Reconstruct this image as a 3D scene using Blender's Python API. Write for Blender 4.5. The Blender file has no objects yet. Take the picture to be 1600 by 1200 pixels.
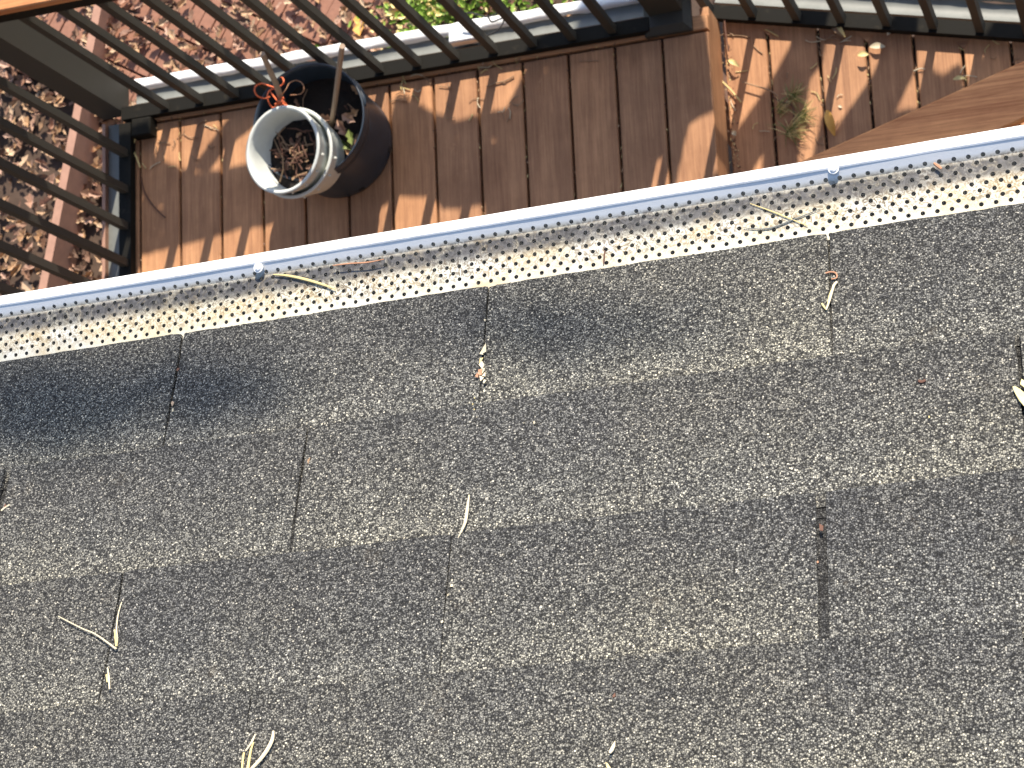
import bpy, math, random
import numpy as np
from mathutils import Vector, Matrix, noise
random.seed(7)
rnd = random.Random(11)

# ---------------------------------------------------------------- camera, sky, sun, exposure
CAM = Vector((0.0, 0.0, 5.26))                      # deck boards are z = 0
RW = Matrix(((0.94334652, -0.10762602, -0.31386936),
             (-0.04241908, -0.97728919, 0.20762096),
             (-0.32908655, -0.18254446, -0.92648776)))   # rows: world axes in camera axes (right, down, forward)
FPX = 3076.1
scene = bpy.context.scene
cam_data = bpy.data.cameras.new("camera")
cam = bpy.data.objects.new("camera", cam_data)
scene.collection.objects.link(cam)
cols = RW.transposed()
cx, cy, cz = (Vector((RW[0][i], RW[1][i], RW[2][i])) for i in range(3))
m = Matrix((cx, -cy, -cz)).transposed().to_4x4()
m.translation = CAM
cam.matrix_world = m
cam_data.sensor_width = 36.0
cam_data.lens = FPX / 1600 * 36
cam_data.clip_start = 0.05
cam_data.clip_end = 500
cam_data.dof.use_dof = True
cam_data.dof.focus_distance = 1.72
cam_data.dof.aperture_fstop = 30
scene.camera = cam

SUN_AZ, SUN_EL = math.radians(75.3), math.radians(40)
SUN = Vector((math.cos(SUN_AZ) * math.cos(SUN_EL), math.sin(SUN_AZ) * math.cos(SUN_EL), math.sin(SUN_EL)))
world = bpy.data.worlds.new("World")
scene.world = world
world.use_nodes = True
wn = world.node_tree.nodes
bg = wn.get("Background") or wn.new("ShaderNodeBackground")
sky = wn.new("ShaderNodeTexSky")
sky.sky_type = 'NISHITA'
sky.sun_disc = False
sky.sun_elevation = SUN_EL
sky.sun_rotation = math.radians(90) - SUN_AZ
world.node_tree.links.new(sky.outputs[0], bg.inputs[0])
bg.inputs[1].default_value = 0.145
sd = bpy.data.lights.new("sun", 'SUN')
sd.energy = 4.6
sd.angle = math.radians(0.5)
sd.color = (1.0, 0.89, 0.74)
so = bpy.data.objects.new("sun", sd)
so.rotation_euler = SUN.to_track_quat('Z', 'Y').to_euler()
so.location = (3, 12, 12)
scene.collection.objects.link(so)
scene.view_settings.view_transform = 'Standard'
scene.view_settings.look = 'None'
scene.view_settings.exposure = 0.86
scene.view_settings.gamma = 1
scene.view_settings.use_curve_mapping = False

# ---------------------------------------------------------------- measuring helpers
def ray(x, y):
    c = Vector((x - 800, y - 600, FPX))
    return RW @ c

def at(x, y, z=0.0):
    r = ray(x, y)
    return CAM + r * ((z - CAM.z) / r.z)

# ---------------------------------------------------------------- object helpers
COL = scene.collection
def tag(o, label=None, cat=None, group=None, kind=None):
    if label: o['label'] = label
    if cat: o['category'] = cat
    if group: o['group'] = group
    if kind: o['kind'] = kind
    return o

def empty(name, loc=(0, 0, 0), label=None, cat=None, group=None, kind=None):
    o = bpy.data.objects.new(name, None)
    o.location = loc
    o.empty_display_size = 0.05
    COL.objects.link(o)
    return tag(o, label, cat, group, kind)

def link(name, me, parent=None, mw=None):
    o = bpy.data.objects.new(name, me)
    COL.objects.link(o)
    if parent is not None:
        o.parent = parent
        if parent.parent is None:
            pm = parent.matrix_basis
        else:
            pm = parent.parent.matrix_basis @ parent.matrix_basis
        o.matrix_basis = pm.inverted() @ (mw if mw is not None else Matrix.Identity(4))
    elif mw is not None:
        o.matrix_basis = mw
    return o

def meshdata(name, V, F, mats, smooth=False, midx=None):
    me = bpy.data.meshes.new(name)
    me.from_pydata([tuple(v) for v in V], [], F)
    if not isinstance(mats, (list, tuple)): mats = [mats]
    for mt in mats: me.materials.append(mt)
    if midx is not None: me.polygons.foreach_set('material_index', midx)
    if smooth: me.polygons.foreach_set('use_smooth', [True] * len(me.polygons))
    me.update()
    return me

def obj(name, V, F, mats, parent=None, smooth=False, midx=None, mw=None):
    return link(name, meshdata(name, V, F, mats, smooth, midx), parent, mw)

class MB:
    def __init__(s): s.V = []; s.F = []; s.M = []
    def add(s, V, F, mi=0):
        n = len(s.V); s.V += [Vector(v) for v in V]
        s.F += [tuple(i + n for i in f) for f in F]; s.M += [mi] * len(F); return s
    def box(s, a, b, mi=0):
        (x0, y0, z0), (x1, y1, z1) = a, b
        return s.add([(x0,y0,z0),(x1,y0,z0),(x1,y1,z0),(x0,y1,z0),(x0,y0,z1),(x1,y0,z1),(x1,y1,z1),(x0,y1,z1)],
                     [(0,3,2,1),(4,5,6,7),(0,1,5,4),(1,2,6,5),(2,3,7,6),(3,0,4,7)], mi)
    def cbox(s, a, b, c=0.003, mi=0):
        """box with chamfered top edges"""
        (x0, y0, z0), (x1, y1, z1) = a, b
        V = [(x0,y0,z0),(x1,y0,z0),(x1,y1,z0),(x0,y1,z0),(x0,y0,z1-c),(x1,y0,z1-c),(x1,y1,z1-c),(x0,y1,z1-c),
             (x0+c,y0+c,z1),(x1-c,y0+c,z1),(x1-c,y1-c,z1),(x0+c,y1-c,z1)]
        F = [(0,3,2,1),(8,9,10,11)]
        for i in range(4):
            j = (i + 1) % 4
            F += [(i, j, j + 4, i + 4), (i + 4, j + 4, j + 8, i + 8)]
        return s.add(V, F, mi)
    def tube(s, pts, rad, n=6, mi=0, flat=1.0):
        pts = [Vector(p) for p in pts]
        if not isinstance(rad, (list, tuple)): rad = [rad] * len(pts)
        V = []; F = []
        prev = None
        for i, p in enumerate(pts):
            t = (pts[min(i + 1, len(pts) - 1)] - pts[max(i - 1, 0)]).normalized()
            if prev is None:
                a = t.cross(Vector((0, 0, 1)))
                if a.length < 1e-3: a = Vector((1, 0, 0))
            else:
                a = prev - t * prev.dot(t)
            a.normalize(); prev = a
            b = t.cross(a)
            for k in range(n):
                an = 2 * math.pi * k / n
                V.append(p + a * math.cos(an) * rad[i] + b * math.sin(an) * rad[i] * flat)
        for i in range(len(pts) - 1):
            for k in range(n):
                F.append((i * n + k, i * n + (k + 1) % n, (i + 1) * n + (k + 1) % n, (i + 1) * n + k))
        F.append(tuple(range(n))[::-1]); F.append(tuple((len(pts) - 1) * n + k for k in range(n)))
        return s.add(V, F, mi)
    def lathe(s, prof, n=48, mi=0):
        V = []; F = []
        for r, z in prof:
            for k in range(n):
                an = 2 * math.pi * k / n
                V.append((r * math.cos(an), r * math.sin(an), z))
        for i in range(len(prof) - 1):
            for k in range(n):
                F.append((i * n + k, i * n + (k + 1) % n, (i + 1) * n + (k + 1) % n, (i + 1) * n + k))
        return s.add(V, F, mi)
    def build(s, name, mats, parent=None, smooth=False, mw=None):
        return obj(name, s.V, s.F, mats, parent, smooth, s.M, mw)
    def data(s, name, mats, smooth=False):
        return meshdata(name, s.V, s.F, mats, smooth, s.M)

# ---------------------------------------------------------------- materials
def nt(name):
    mt = bpy.data.materials.new(name); mt.use_nodes = True
    t = mt.node_tree
    b = t.nodes["Principled BSDF"]
    return mt, t, b

def N(t, typ, **kw):
    n = t.nodes.new(typ)
    for k, v in kw.items():
        if k.startswith('i_'):
            n.inputs[k[2:].replace('_', ' ')].default_value = v
        else: setattr(n, k, v)
    return n

def ramp(t, src, stops):
    r = t.nodes.new("ShaderNodeValToRGB")
    e = r.color_ramp.elements
    while len(e) < len(stops): e.new(0.5)
    for i, (p, c) in enumerate(stops):
        e[i].position = p
        e[i].color = (c, c, c, 1) if isinstance(c, (int, float)) else (*c, 1)
    t.links.new(src, r.inputs[0])
    return r.outputs[0]

def mix(t, a, b, f, mode='MIX'):
    mx = t.nodes.new("ShaderNodeMix"); mx.data_type = 'RGBA'; mx.blend_type = mode
    for sock, v in ((mx.inputs[0], f), (mx.inputs[6], a), (mx.inputs[7], b)):
        if hasattr(v, 'is_output') or isinstance(v, bpy.types.NodeSocket): t.links.new(v, sock)
        elif isinstance(v, (int, float)): sock.default_value = v if sock == mx.inputs[0] else (v, v, v, 1)
        else: sock.default_value = (*v, 1)
    return mx.outputs[2]

def pos(t, scale=(1, 1, 1), obj_space=False, shift=True, rot=(0, 0, 0)):
    if obj_space: s = t.nodes.new("ShaderNodeTexCoord").outputs['Object']
    else: s = t.nodes.new("ShaderNodeNewGeometry").outputs['Position']
    mp = t.nodes.new("ShaderNodeMapping")
    mp.inputs['Scale'].default_value = scale
    mp.inputs['Rotation'].default_value = rot
    t.links.new(s, mp.inputs[0])
    return mp.outputs[0]

def nz(t, vec, scale, detail=4, rough=0.6, dist=0.0):
    n = N(t, "ShaderNodeTexNoise", i_Scale=scale, i_Detail=detail, i_Roughness=rough, i_Distortion=dist)
    t.links.new(vec, n.inputs['Vector'])
    return n.outputs['Fac']

def bump(t, b, h, strength=0.3, distance=0.001, prev=None):
    bp = N(t, "ShaderNodeBump", i_Strength=strength, i_Distance=distance)
    t.links.new(h, bp.inputs['Height'])
    if prev is not None: t.links.new(prev, bp.inputs['Normal'])
    t.links.new(bp.outputs[0], b.inputs['Normal'])
    return bp.outputs[0]

def plain(name, c, rough=0.6, var=0.25, scale=60, metal=0.0, bstr=0.15, spec=0.5):
    mt, t, b = nt(name)
    f = nz(t, pos(t), scale, 5)
    col = mix(t, tuple(x * (1 - var) for x in c), tuple(min(1, x * (1 + var)) for x in c), f)
    t.links.new(col, b.inputs['Base Color'])
    b.inputs['Roughness'].default_value = rough
    b.inputs['Metallic'].default_value = metal
    b.inputs['Specular IOR Level'].default_value = spec
    bump(t, b, f, bstr, 0.001)
    return mt

def composite(name, dark, light, axis='Y', rough=0.62, dirt=True):
    mt, t, b = nt(name)
    sc = {'Y': (1, 0.035, 1), 'X': (0.035, 1, 1)}[axis]
    v = pos(t, sc)
    g1 = nz(t, v, 210, 6, 0.7, 0.4)
    g2 = nz(t, v, 38, 4, 0.6, 0.8)
    blot = nz(t, pos(t), 7, 4)
    g = N(t, "ShaderNodeMath", operation='MULTIPLY_ADD'); g.inputs[1].default_value = 0.55
    t.links.new(g1, g.inputs[0])
    g_ = N(t, "ShaderNodeMath", operation='MULTIPLY'); g_.inputs[1].default_value = 0.45
    t.links.new(g2, g_.inputs[0]); t.links.new(g_.outputs[0], g.inputs[2])
    c = mix(t, dark, light, ramp(t, g.outputs[0], [(0.37, 0.0), (0.62, 1.0)]))
    oi = t.nodes.new("ShaderNodeObjectInfo")
    tone = ramp(t, oi.outputs['Random'], [(0.0, (0.82, 0.81, 0.82)), (1.0, (1.12, 1.10, 1.06))])
    c = mix(t, c, tone, 1.0, 'MULTIPLY')
    c = mix(t, c, ramp(t, blot, [(0.3, (0.78, 0.75, 0.74)), (0.7, (1.08, 1.08, 1.08))]), 1.0, 'MULTIPLY')
    if dirt:
        sp = nz(t, pos(t), 330, 3, 0.7)
        c = mix(t, c, (0.07, 0.045, 0.035), ramp(t, sp, [(0.68, 0.0), (0.76, 0.75)]))
        d2 = nz(t, pos(t), 45, 6, 0.75, 1.5)
        c = mix(t, c, tuple(min(1, x * 1.5) for x in light), ramp(t, d2, [(0.6, 0.0), (0.74, 0.35)]))
    t.links.new(c, b.inputs['Base Color'])
    b.inputs['Roughness'].default_value = rough
    b.inputs['Specular IOR Level'].default_value = 0.3
    bump(t, b, g.outputs[0], 0.5, 0.0012)
    return mt

M_board = composite("composite_board", (0.315, 0.158, 0.082), (0.545, 0.295, 0.152), 'Y')
M_board_x = composite("composite_border_board", (0.315, 0.158, 0.082), (0.545, 0.295, 0.152), 'X')
M_rail_wood = composite("wood_rail_cap", (0.40, 0.15, 0.055), (0.80, 0.375, 0.15), 'X', 0.55, False)

def bronze(name="bronze_aluminium", k=1.0):
    mt, t, b = nt(name)
    f = nz(t, pos(t), 900, 2)
    d = nz(t, pos(t), 25, 5, 0.7)
    c = mix(t, (0.038 * k, 0.036 * k, 0.030 * k), (0.060 * k, 0.057 * k, 0.049 * k), f)
    c = mix(t, c, (0.11, 0.09, 0.06), ramp(t, d, [(0.6, 0.0), (0.8, 0.35)]))
    t.links.new(c, b.inputs['Base Color'])
    b.inputs['Roughness'].default_value = 0.6
    b.inputs['Specular IOR Level'].default_value = 0.25 if k == 1.0 else 0.08
    bump(t, b, f, 0.1, 0.0005)
    return mt
M_bronze = bronze()
M_rail = bronze("shaded_bronze_rail", 0.28)  # same bronze, darkened to paint in the shade on the rails

def shingle_mat(name, mul=1.0):
    mt, t, b = nt(name)
    v = pos(t)
    vo = N(t, "ShaderNodeTexVoronoi", i_Scale=680.0, i_Randomness=1.0)
    wv = N(t, "ShaderNodeTexNoise", i_Scale=300.0, i_Detail=2.0)
    t.links.new(v, wv.inputs['Vector'])
    vm = N(t, "ShaderNodeVectorMath", operation='MULTIPLY_ADD')
    t.links.new(wv.outputs['Color'], vm.inputs[0]); vm.inputs[1].default_value = (0.0022, 0.0022, 0.0022)
    t.links.new(v, vm.inputs[2])
    t.links.new(vm.outputs[0], vo.inputs['Vector'])
    sep = t.nodes.new("ShaderNodeSeparateColor")
    t.links.new(vo.outputs['Color'], sep.inputs[0])
    gran = ramp(t, sep.outputs[0], [(0.0, (0.03, 0.03, 0.031)), (0.25, (0.065, 0.065, 0.066)), (0.5, (0.145, 0.143, 0.136)),
                                     (0.8, (0.255, 0.25, 0.226)), (0.96, (0.38, 0.37, 0.33)), (1.0, (0.75, 0.70, 0.58))])
    crack = ramp(t, vo.outputs['Distance'], [(0.15, 1.0), (0.68, 0.12)])
    c = mix(t, gran, crack, 1.0, 'MULTIPLY')
    big = nz(t, v, 5.5, 5, 0.55)
    c = mix(t, c, ramp(t, big, [(0.34, (0.88, 0.90, 0.94)), (0.62, (1.08, 1.07, 1.03))]), 1.0, 'MULTIPLY')
    oi = t.nodes.new("ShaderNodeObjectInfo")
    c = mix(t, c, ramp(t, oi.outputs['Random'], [(0.0, (0.84, 0.85, 0.88)), (1.0, (1.14, 1.13, 1.09))]), 1.0, 'MULTIPLY')
    fine = nz(t, v, 420, 3, 0.7)
    c = mix(t, c, ramp(t, fine, [(0.3, 0.88), (0.7, 1.12)]), 1.0, 'MULTIPLY')
    # brown pollen dirt, patchy
    dr = nz(t, v, 22, 5, 0.7)
    c = mix(t, c, (0.20, 0.15, 0.09), ramp(t, dr, [(0.64, 0.0), (0.82, 0.22)]))
    at_ = N(t, "ShaderNodeAttribute", attribute_name="shade_band")  # painted light and shade per course: darker butt, brighter upslope end
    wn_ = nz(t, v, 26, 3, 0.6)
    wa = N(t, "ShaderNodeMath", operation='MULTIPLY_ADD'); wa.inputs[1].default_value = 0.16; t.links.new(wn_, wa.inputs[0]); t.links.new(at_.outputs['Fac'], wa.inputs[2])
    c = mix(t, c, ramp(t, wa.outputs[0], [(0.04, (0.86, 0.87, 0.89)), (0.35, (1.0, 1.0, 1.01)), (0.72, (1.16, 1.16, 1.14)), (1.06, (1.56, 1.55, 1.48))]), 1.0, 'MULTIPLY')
    if mul != 1.0: c = mix(t, c, (mul, mul, mul), 1.0, 'MULTIPLY')
    t.links.new(c, b.inputs['Base Color'])
    b.inputs['Roughness'].default_value = 0.85
    b.inputs['Specular IOR Level'].default_value = 0.35
    h = N(t, "ShaderNodeMath", operation='SUBTRACT'); h.inputs[0].default_value = 1.0
    t.links.new(vo.outputs['Distance'], h.inputs[1])
    h2 = N(t, "ShaderNodeMath", operation='MULTIPLY_ADD'); h2.inputs[1].default_value = 0.8
    t.links.new(sep.outputs[1], h2.inputs[0]); t.links.new(h.outputs[0], h2.inputs[2])
    bump(t, b, h2.outputs[0], 0.75, 0.0011)
    return mt
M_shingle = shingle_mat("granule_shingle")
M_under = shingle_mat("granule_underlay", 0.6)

def guard_mat():
    mt, t, b = nt("stained_white_aluminium")
    v = pos(t, obj_space=True)
    sx = t.nodes.new("ShaderNodeSeparateXYZ"); t.links.new(v, sx.inputs[0])
    base = mix(t, (0.58, 0.55, 0.42), (0.66, 0.65, 0.57), ramp(t, nz(t, v, 14, 4), [(0.4, 0.0), (0.6, 1.0)]))
    n1 = nz(t, v, 150, 6, 0.72, 2.6)
    n2 = nz(t, v, 11, 4, 0.6)
    # stain amount by distance from the shingle edge: dirt settles away from the clean edge strip
    band = ramp(t, sx.outputs['Y'], [(0.002, 0.0), (0.013, 1.0), (0.047, 1.0), (0.050, 0.0)])
    am = N(t, "ShaderNodeMath", operation='MULTIPLY'); t.links.new(band, am.inputs[0])
    t.links.new(ramp(t, n1, [(0.45, 0.0), (0.56, 1.0)]), am.inputs[1])
    am2 = N(t, "ShaderNodeMath", operation='MULTIPLY'); t.links.new(am.outputs[0], am2.inputs[0])
    t.links.new(ramp(t, n2, [(0.3, 0.45), (0.6, 1.0)]), am2.inputs[1])
    tint = mix(t, (0.17, 0.12, 0.055), (0.085, 0.07, 0.055), nz(t, v, 30, 3))
    c = mix(t, base, tint, am2.outputs[0])
    # wide ochre wash
    c = mix(t, c, (0.46, 0.32, 0.12), ramp(t, nz(t, v, 17, 5, 0.7, 0.7), [(0.45, 0.0), (0.68, 0.55)]))
    # black grime in the fold at the foot of the lip
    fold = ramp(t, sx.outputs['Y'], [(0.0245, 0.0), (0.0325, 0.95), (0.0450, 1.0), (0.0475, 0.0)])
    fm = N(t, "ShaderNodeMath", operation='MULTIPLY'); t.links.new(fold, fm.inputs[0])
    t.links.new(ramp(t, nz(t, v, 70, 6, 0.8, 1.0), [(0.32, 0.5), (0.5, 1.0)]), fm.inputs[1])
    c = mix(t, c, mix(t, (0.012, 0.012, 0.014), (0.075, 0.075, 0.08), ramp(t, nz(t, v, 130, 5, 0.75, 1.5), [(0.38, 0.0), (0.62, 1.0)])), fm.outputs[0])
    c = mix(t, c, mix(t, (0.66, 0.68, 0.68), (0.75, 0.76, 0.75), nz(t, v, 40, 4)), ramp(t, sx.outputs['Y'], [(0.0466, 0.0), (0.0484, 1.0)]))
    t.links.new(c, b.inputs['Base Color'])
    b.inputs['Roughness'].default_value = 0.5
    bump(t, b, n1, 0.25, 0.0006)
    return mt
M_guard = guard_mat()

def white_metal():
    mt, t, b = nt("white_painted_aluminium")
    v = pos(t)
    f = nz(t, v, 60, 5, 0.7)
    c = mix(t, (0.74, 0.76, 0.77), (0.83, 0.84, 0.83), f)
    c = mix(t, c, (0.30, 0.29, 0.26), ramp(t, nz(t, v, 160, 4, 0.8), [(0.66, 0.0), (0.78, 0.6)]))
    c = mix(t, c, (0.40, 0.42, 0.43), ramp(t, nz(t, v, 22, 7, 0.8, 1), [(0.48, 0.0), (0.70, 0.6)]))
    t.links.new(c, b.inputs['Base Color'])
    b.inputs['Roughness'].default_value = 0.38
    bump(t, b, f, 0.12, 0.0008)
    return mt
M_white = white_metal()
M_greymetal = plain("grey_flashing", (0.16, 0.17, 0.16), 0.55, 0.35, 18)
M_darkin = plain("gutter_inside", (0.06, 0.055, 0.05), 0.9)
M_siding = plain("brown_siding", (0.10, 0.085, 0.07), 0.7, 0.06, 5)
M_tar = plain("roof_sheathing", (0.05, 0.045, 0.04), 0.9)
M_screw = plain("galvanised_screw", (0.5, 0.5, 0.48), 0.35, 0.2, 200, 0.7)
M_pot = plain("black_plastic", (0.022, 0.034, 0.052), 0.38, 0.35, 40)
M_potwhite = plain("pale_grey_plastic", (0.60, 0.63, 0.60), 0.5, 0.12, 35)
M_soil = plain("potting_soil", (0.012, 0.008, 0.006), 0.95, 0.7, 160, bstr=1.0)
M_stem = plain("dry_stem", (0.30, 0.19, 0.11), 0.75, 0.45, 120)
M_stem2 = plain("dark_dry_stem", (0.12, 0.055, 0.035), 0.8, 0.4, 120)
M_bamboo = plain("weathered_cane", (0.33, 0.24, 0.17), 0.7, 0.25, 60)
M_twine = plain("orange_twine", (0.75, 0.16, 0.06), 0.6, 0.2, 300)
M_straw = plain("bleached_needle", (0.60, 0.52, 0.36), 0.6, 0.15, 200)
M_straw2 = plain("yellow_needle", (0.62, 0.50, 0.22), 0.6, 0.2, 200)
M_needle_red = plain("rusty_needle", (0.40, 0.20, 0.11), 0.7, 0.3, 200)
M_leafy = plain("yellow_leaf", (0.74, 0.62, 0.28), 0.6, 0.15, 90)
M_leafg = plain("golden_leaf", (0.70, 0.36, 0.07), 0.6, 0.25, 60)
M_leaf = [plain("tan_leaf", (0.40, 0.25, 0.14), 0.7, 0.35, 45), plain("pinkish_leaf", (0.40, 0.25, 0.18), 0.7, 0.3, 45),
          plain("brown_leaf", (0.20, 0.11, 0.07), 0.75, 0.4, 45), plain("dark_leaf", (0.13, 0.075, 0.05), 0.8, 0.4, 45),
          plain("pale_leaf", (0.44, 0.31, 0.20), 0.7, 0.25, 45)]
M_green = plain("pine_green", (0.16, 0.20, 0.055), 0.6, 0.35, 60)
M_lime = plain("lime_foliage", (0.22, 0.34, 0.05), 0.6, 0.45, 30)
M_bark = plain("shade_tree_bark", (0.12, 0.09, 0.07), 0.9, 0.4, 40, bstr=0.8)
M_ground = plain("forest_soil", (0.075, 0.048, 0.034), 0.95, 0.6, 25, bstr=0.8)
M_brick = plain("clay_brick", (0.27, 0.13, 0.085), 0.85, 0.35, 55, bstr=0.5)
M_mortar = plain("sand_joint", (0.16, 0.09, 0.06), 0.95, 0.4, 80)
M_timber = plain("weathered_timber", (0.36, 0.20, 0.14), 0.8, 0.3, 30, bstr=0.4)
M_black = plain("black_rubber", (0.015, 0.015, 0.016), 0.5)
M_gap_shade = plain("gap_shade_dark", (0.05, 0.03, 0.02), 0.95, 0.5, 90, bstr=1.0)  # near-black colour standing in for shade below the board gaps

# ---------------------------------------------------------------- terrain
GZ = -1.35
def ground():
    n = 60
    xs = np.linspace(-1, 1, n); V = []; F = []
    for j in range(n):
        for i in range(n):
            x = math.copysign(abs(xs[i]) ** 3, xs[i]) * 150 - 2
            y = math.copysign(abs(xs[j]) ** 3, xs[j]) * 150 + 3
            V.append((x, y, GZ - 0.01 + 0.02 * noise.noise(Vector((x * 2, y * 2, 0)))))
    for j in range(n - 1):
        for i in range(n - 1):
            F.append((j * n + i, j * n + i + 1, (j + 1) * n + i + 1, (j + 1) * n + i))
    o = obj("ground", V, F, M_ground, smooth=True); tag(o, kind='structure')
ground()

# ---------------------------------------------------------------- house wall below the roof
EA = math.radians(1.33)
E_ = Vector((math.cos(EA), math.sin(EA), 0)); OUT = Vector((-math.sin(EA), math.cos(EA), 0)); UPZ = Vector((0, 0, 1))
PH = 0.41007856
SL = -OUT * math.cos(PH) + UPZ * math.sin(PH)
NR = E_.cross(SL); NR = NR if NR.z > 0 else -NR
RD = 1.29131262
def roof_pt(a, b, h=0.0):
    """a along the eave, b up the slope, h above the roof plane"""
    return CAM + E_ * a + SL * b + NR * (h - RD)
def roof_at(x, y, h=0.0):
    r = ray(x, y); t = (h - RD) / r.dot(NR); P = r * t
    return P.dot(E_), P.dot(SL)
def rp(x, y, h=0.0):
    a, b = roof_at(x, y, h); return roof_pt(a, b, h)

wall = empty("house_wall", (0, 0.1, 0), "dark lap sided house wall under the shingled roof", "wall")
mb = MB()
wy = 0.08
for k in range(26):
    z0 = -1.3 + k * 0.18
    if z0 > 3.35: break
    p = []
    for a in (-5.5, 4.5):
        base = E_ * a + OUT * wy
        p += [base + OUT * 0.02 + UPZ * z0, base + OUT * 0.004 + UPZ * (z0 + 0.178), base - OUT * 0.1 + UPZ * (z0 + 0.178), base - OUT * 0.1 + UPZ * z0]
    mb.add(p, [(0,4,5,1),(1,5,6,2),(2,6,7,3),(3,7,4,0),(0,1,2,3),(7,6,5,4)])
mb.build("siding", M_siding, wall)

# ---------------------------------------------------------------- roof
C_EAVE = (-1.01356333 + 0.85487884)      # helper, unused offset
SLOT0 = [-0.85487884, -1.01356333, -0.86608304 - 0.0, -0.72167853 - 0.0]
B0 = -1.0640
EXPO = 0.127
roof = empty("shingle_roof", roof_pt(-0.5, B0), "grey asphalt shingle roof slope filling the lower part of the photo", "roof")
mb = MB()
P = [roof_pt(a, b, h) for (a, b, h) in [(-4, B0 + 0.01, -0.014), (3.5, B0 + 0.01, -0.014), (3.5, 2.6, -0.014), (-4, 2.6, -0.014),
                                        (-4, B0 + 0.01, -0.0015), (3.5, B0 + 0.01, -0.0015), (3.5, 2.6, -0.0015), (-4, 2.6, -0.0015)]]
mb.add(P, [(0,3,2,1),(4,5,6,7),(0,1,5,4),(1,2,6,5),(2,3,7,6),(3,0,4,7)])
mb.build("roof_sheathing", M_tar, roof)
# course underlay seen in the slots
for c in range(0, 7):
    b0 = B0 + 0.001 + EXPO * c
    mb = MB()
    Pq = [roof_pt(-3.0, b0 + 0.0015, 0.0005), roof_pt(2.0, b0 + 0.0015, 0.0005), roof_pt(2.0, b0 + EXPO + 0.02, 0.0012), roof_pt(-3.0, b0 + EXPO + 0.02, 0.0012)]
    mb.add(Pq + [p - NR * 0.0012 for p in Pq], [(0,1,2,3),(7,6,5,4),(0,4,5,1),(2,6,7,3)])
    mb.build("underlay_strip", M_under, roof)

def tab(a0, a1, b0, length, hb=0.0056, ht=0.0022, seed=0):
    """one shingle tab, its butt edge slightly uneven, gently cupped"""
    na, nb = 26, 10
    V = []; F = []
    r = random.Random(seed)
    ph = r.uniform(0, 100)
    for j in range(nb + 1):
        for i in range(na + 1):
            u, w = i / na, j / nb
            a = a0 + (a1 - a0) * u; b = b0 + length * w
            if i in (0, na): a += (1 if i == 0 else -1) * (0.0011 * (0.35 + noise.noise(Vector((b * 60, ph, i)))) + 0.0005 * noise.noise(Vector((b * 420, ph, i))))
            if j == 0: b += 0.0009 * noise.noise(Vector((a * 60, ph, 3))) + 0.0005 * noise.noise(Vector((a * 300, ph, 5)))
            if j == 0 and i in (0, na): b += 0.0018
            h = hb + (ht - hb) * w
            h += 0.0011 * noise.noise(Vector((a * 7, b * 9, ph))) + 0.0005 * noise.noise(Vector((a * 30, b * 30, ph)))
            h += 0.0012 * (abs(u - 0.5) * 2) ** 6 * (1 - w)
            V.append(roof_pt(a, b, h))
    n = len(V)
    for i in range(na + 1):
        V.append(V[i] - NR * 0.0042 + SL * 0.0003)
    for j in range(nb):
        for i in range(na):
            k = j * (na + 1) + i
            F.append((k, k + 1, k + na + 2, k + na + 1))
    for i in range(na): F.append((n + i, n + i + 1, i + 1, i))
    n2 = len(V)
    for s_, i in ((0, 0), (1, na)):
        base = len(V)
        for j in range(nb + 1): V.append(V[j * (na + 1) + i] - NR * 0.0042)
        for j in range(nb):
            A = j * (na + 1) + i; B = (j + 1) * (na + 1) + i
            F.append((A, B, base + j + 1, base + j) if s_ == 0 else (B, A, base + j, base + j + 1))
    return V, F

GAPW = {(0,0):0.0022,(0,1):0.0006,(0,2):0.0012,(1,0):0.007,(1,1):0.0022,(1,2):-0.0008,(1,3):0.003,(2,0):0.0014,(2,1):0.0004,(2,2):0.0078,(3,0):-0.0004,(3,1):-0.0004}
OFFS = [-0.8549, -1.0136, -0.8661, -0.7217, -0.88, -0.76]
for c in range(6):
    for k in range(-3, 6):
        s0 = OFFS[c] + 0.305 * k; s1 = s0 + 0.305
        if s1 < -1.9 or s0 > 1.1: continue
        g0 = GAPW.get((c, k), 0.003); g1 = GAPW.get((c, k + 1), 0.003)
        V, F = tab(s0 + g0 / 2, s1 - g1 / 2, B0 + EXPO * c, EXPO + 0.012, seed=c * 20 + k,
                   hb=0.0056 + 0.0010 * rnd.random())
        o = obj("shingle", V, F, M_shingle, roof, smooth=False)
        wa = o.data.attributes.new("shade_band", 'FLOAT', 'POINT')
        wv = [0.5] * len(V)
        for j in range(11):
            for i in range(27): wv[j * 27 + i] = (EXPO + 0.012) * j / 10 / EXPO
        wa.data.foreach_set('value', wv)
# bigger area higher up and sideways, out of the picture
mb = MB()
for c in range(0, 27):
    for (a0, a1) in (((-4, -1.9), (1.36, 3.5)) if c < 6 else ((-4, 3.5),)):
        b = B0 + EXPO * c
        Pq = [roof_pt(a0, b, 0.0056), roof_pt(a1, b, 0.0056), roof_pt(a1, b + EXPO + 0.004, 0.002), roof_pt(a0, b + EXPO + 0.004, 0.002)]
        Pq += [Pq[0] - NR * 0.004, Pq[1] - NR * 0.004]
        mb.add(Pq, [(0,1,2,3),(4,5,1,0)])
o = mb.build("upper_shingles", M_shingle, roof); o['kind'] = 'stuff'

# ---------------------------------------------------------------- gutter and perforated guard
EV = 3.652  # height of the guard's house edge
def gpt(a, o, z): return E_ * a + OUT * o + UPZ * (5.26 + z)
gut = empty("rain_gutter", gpt(-0.5, 0.50, -1.70), "white aluminium rain gutter with a perforated leaf guard along the eave", "gutter")
ox = lambda o, a: Vector((0, 0, 0))
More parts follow.
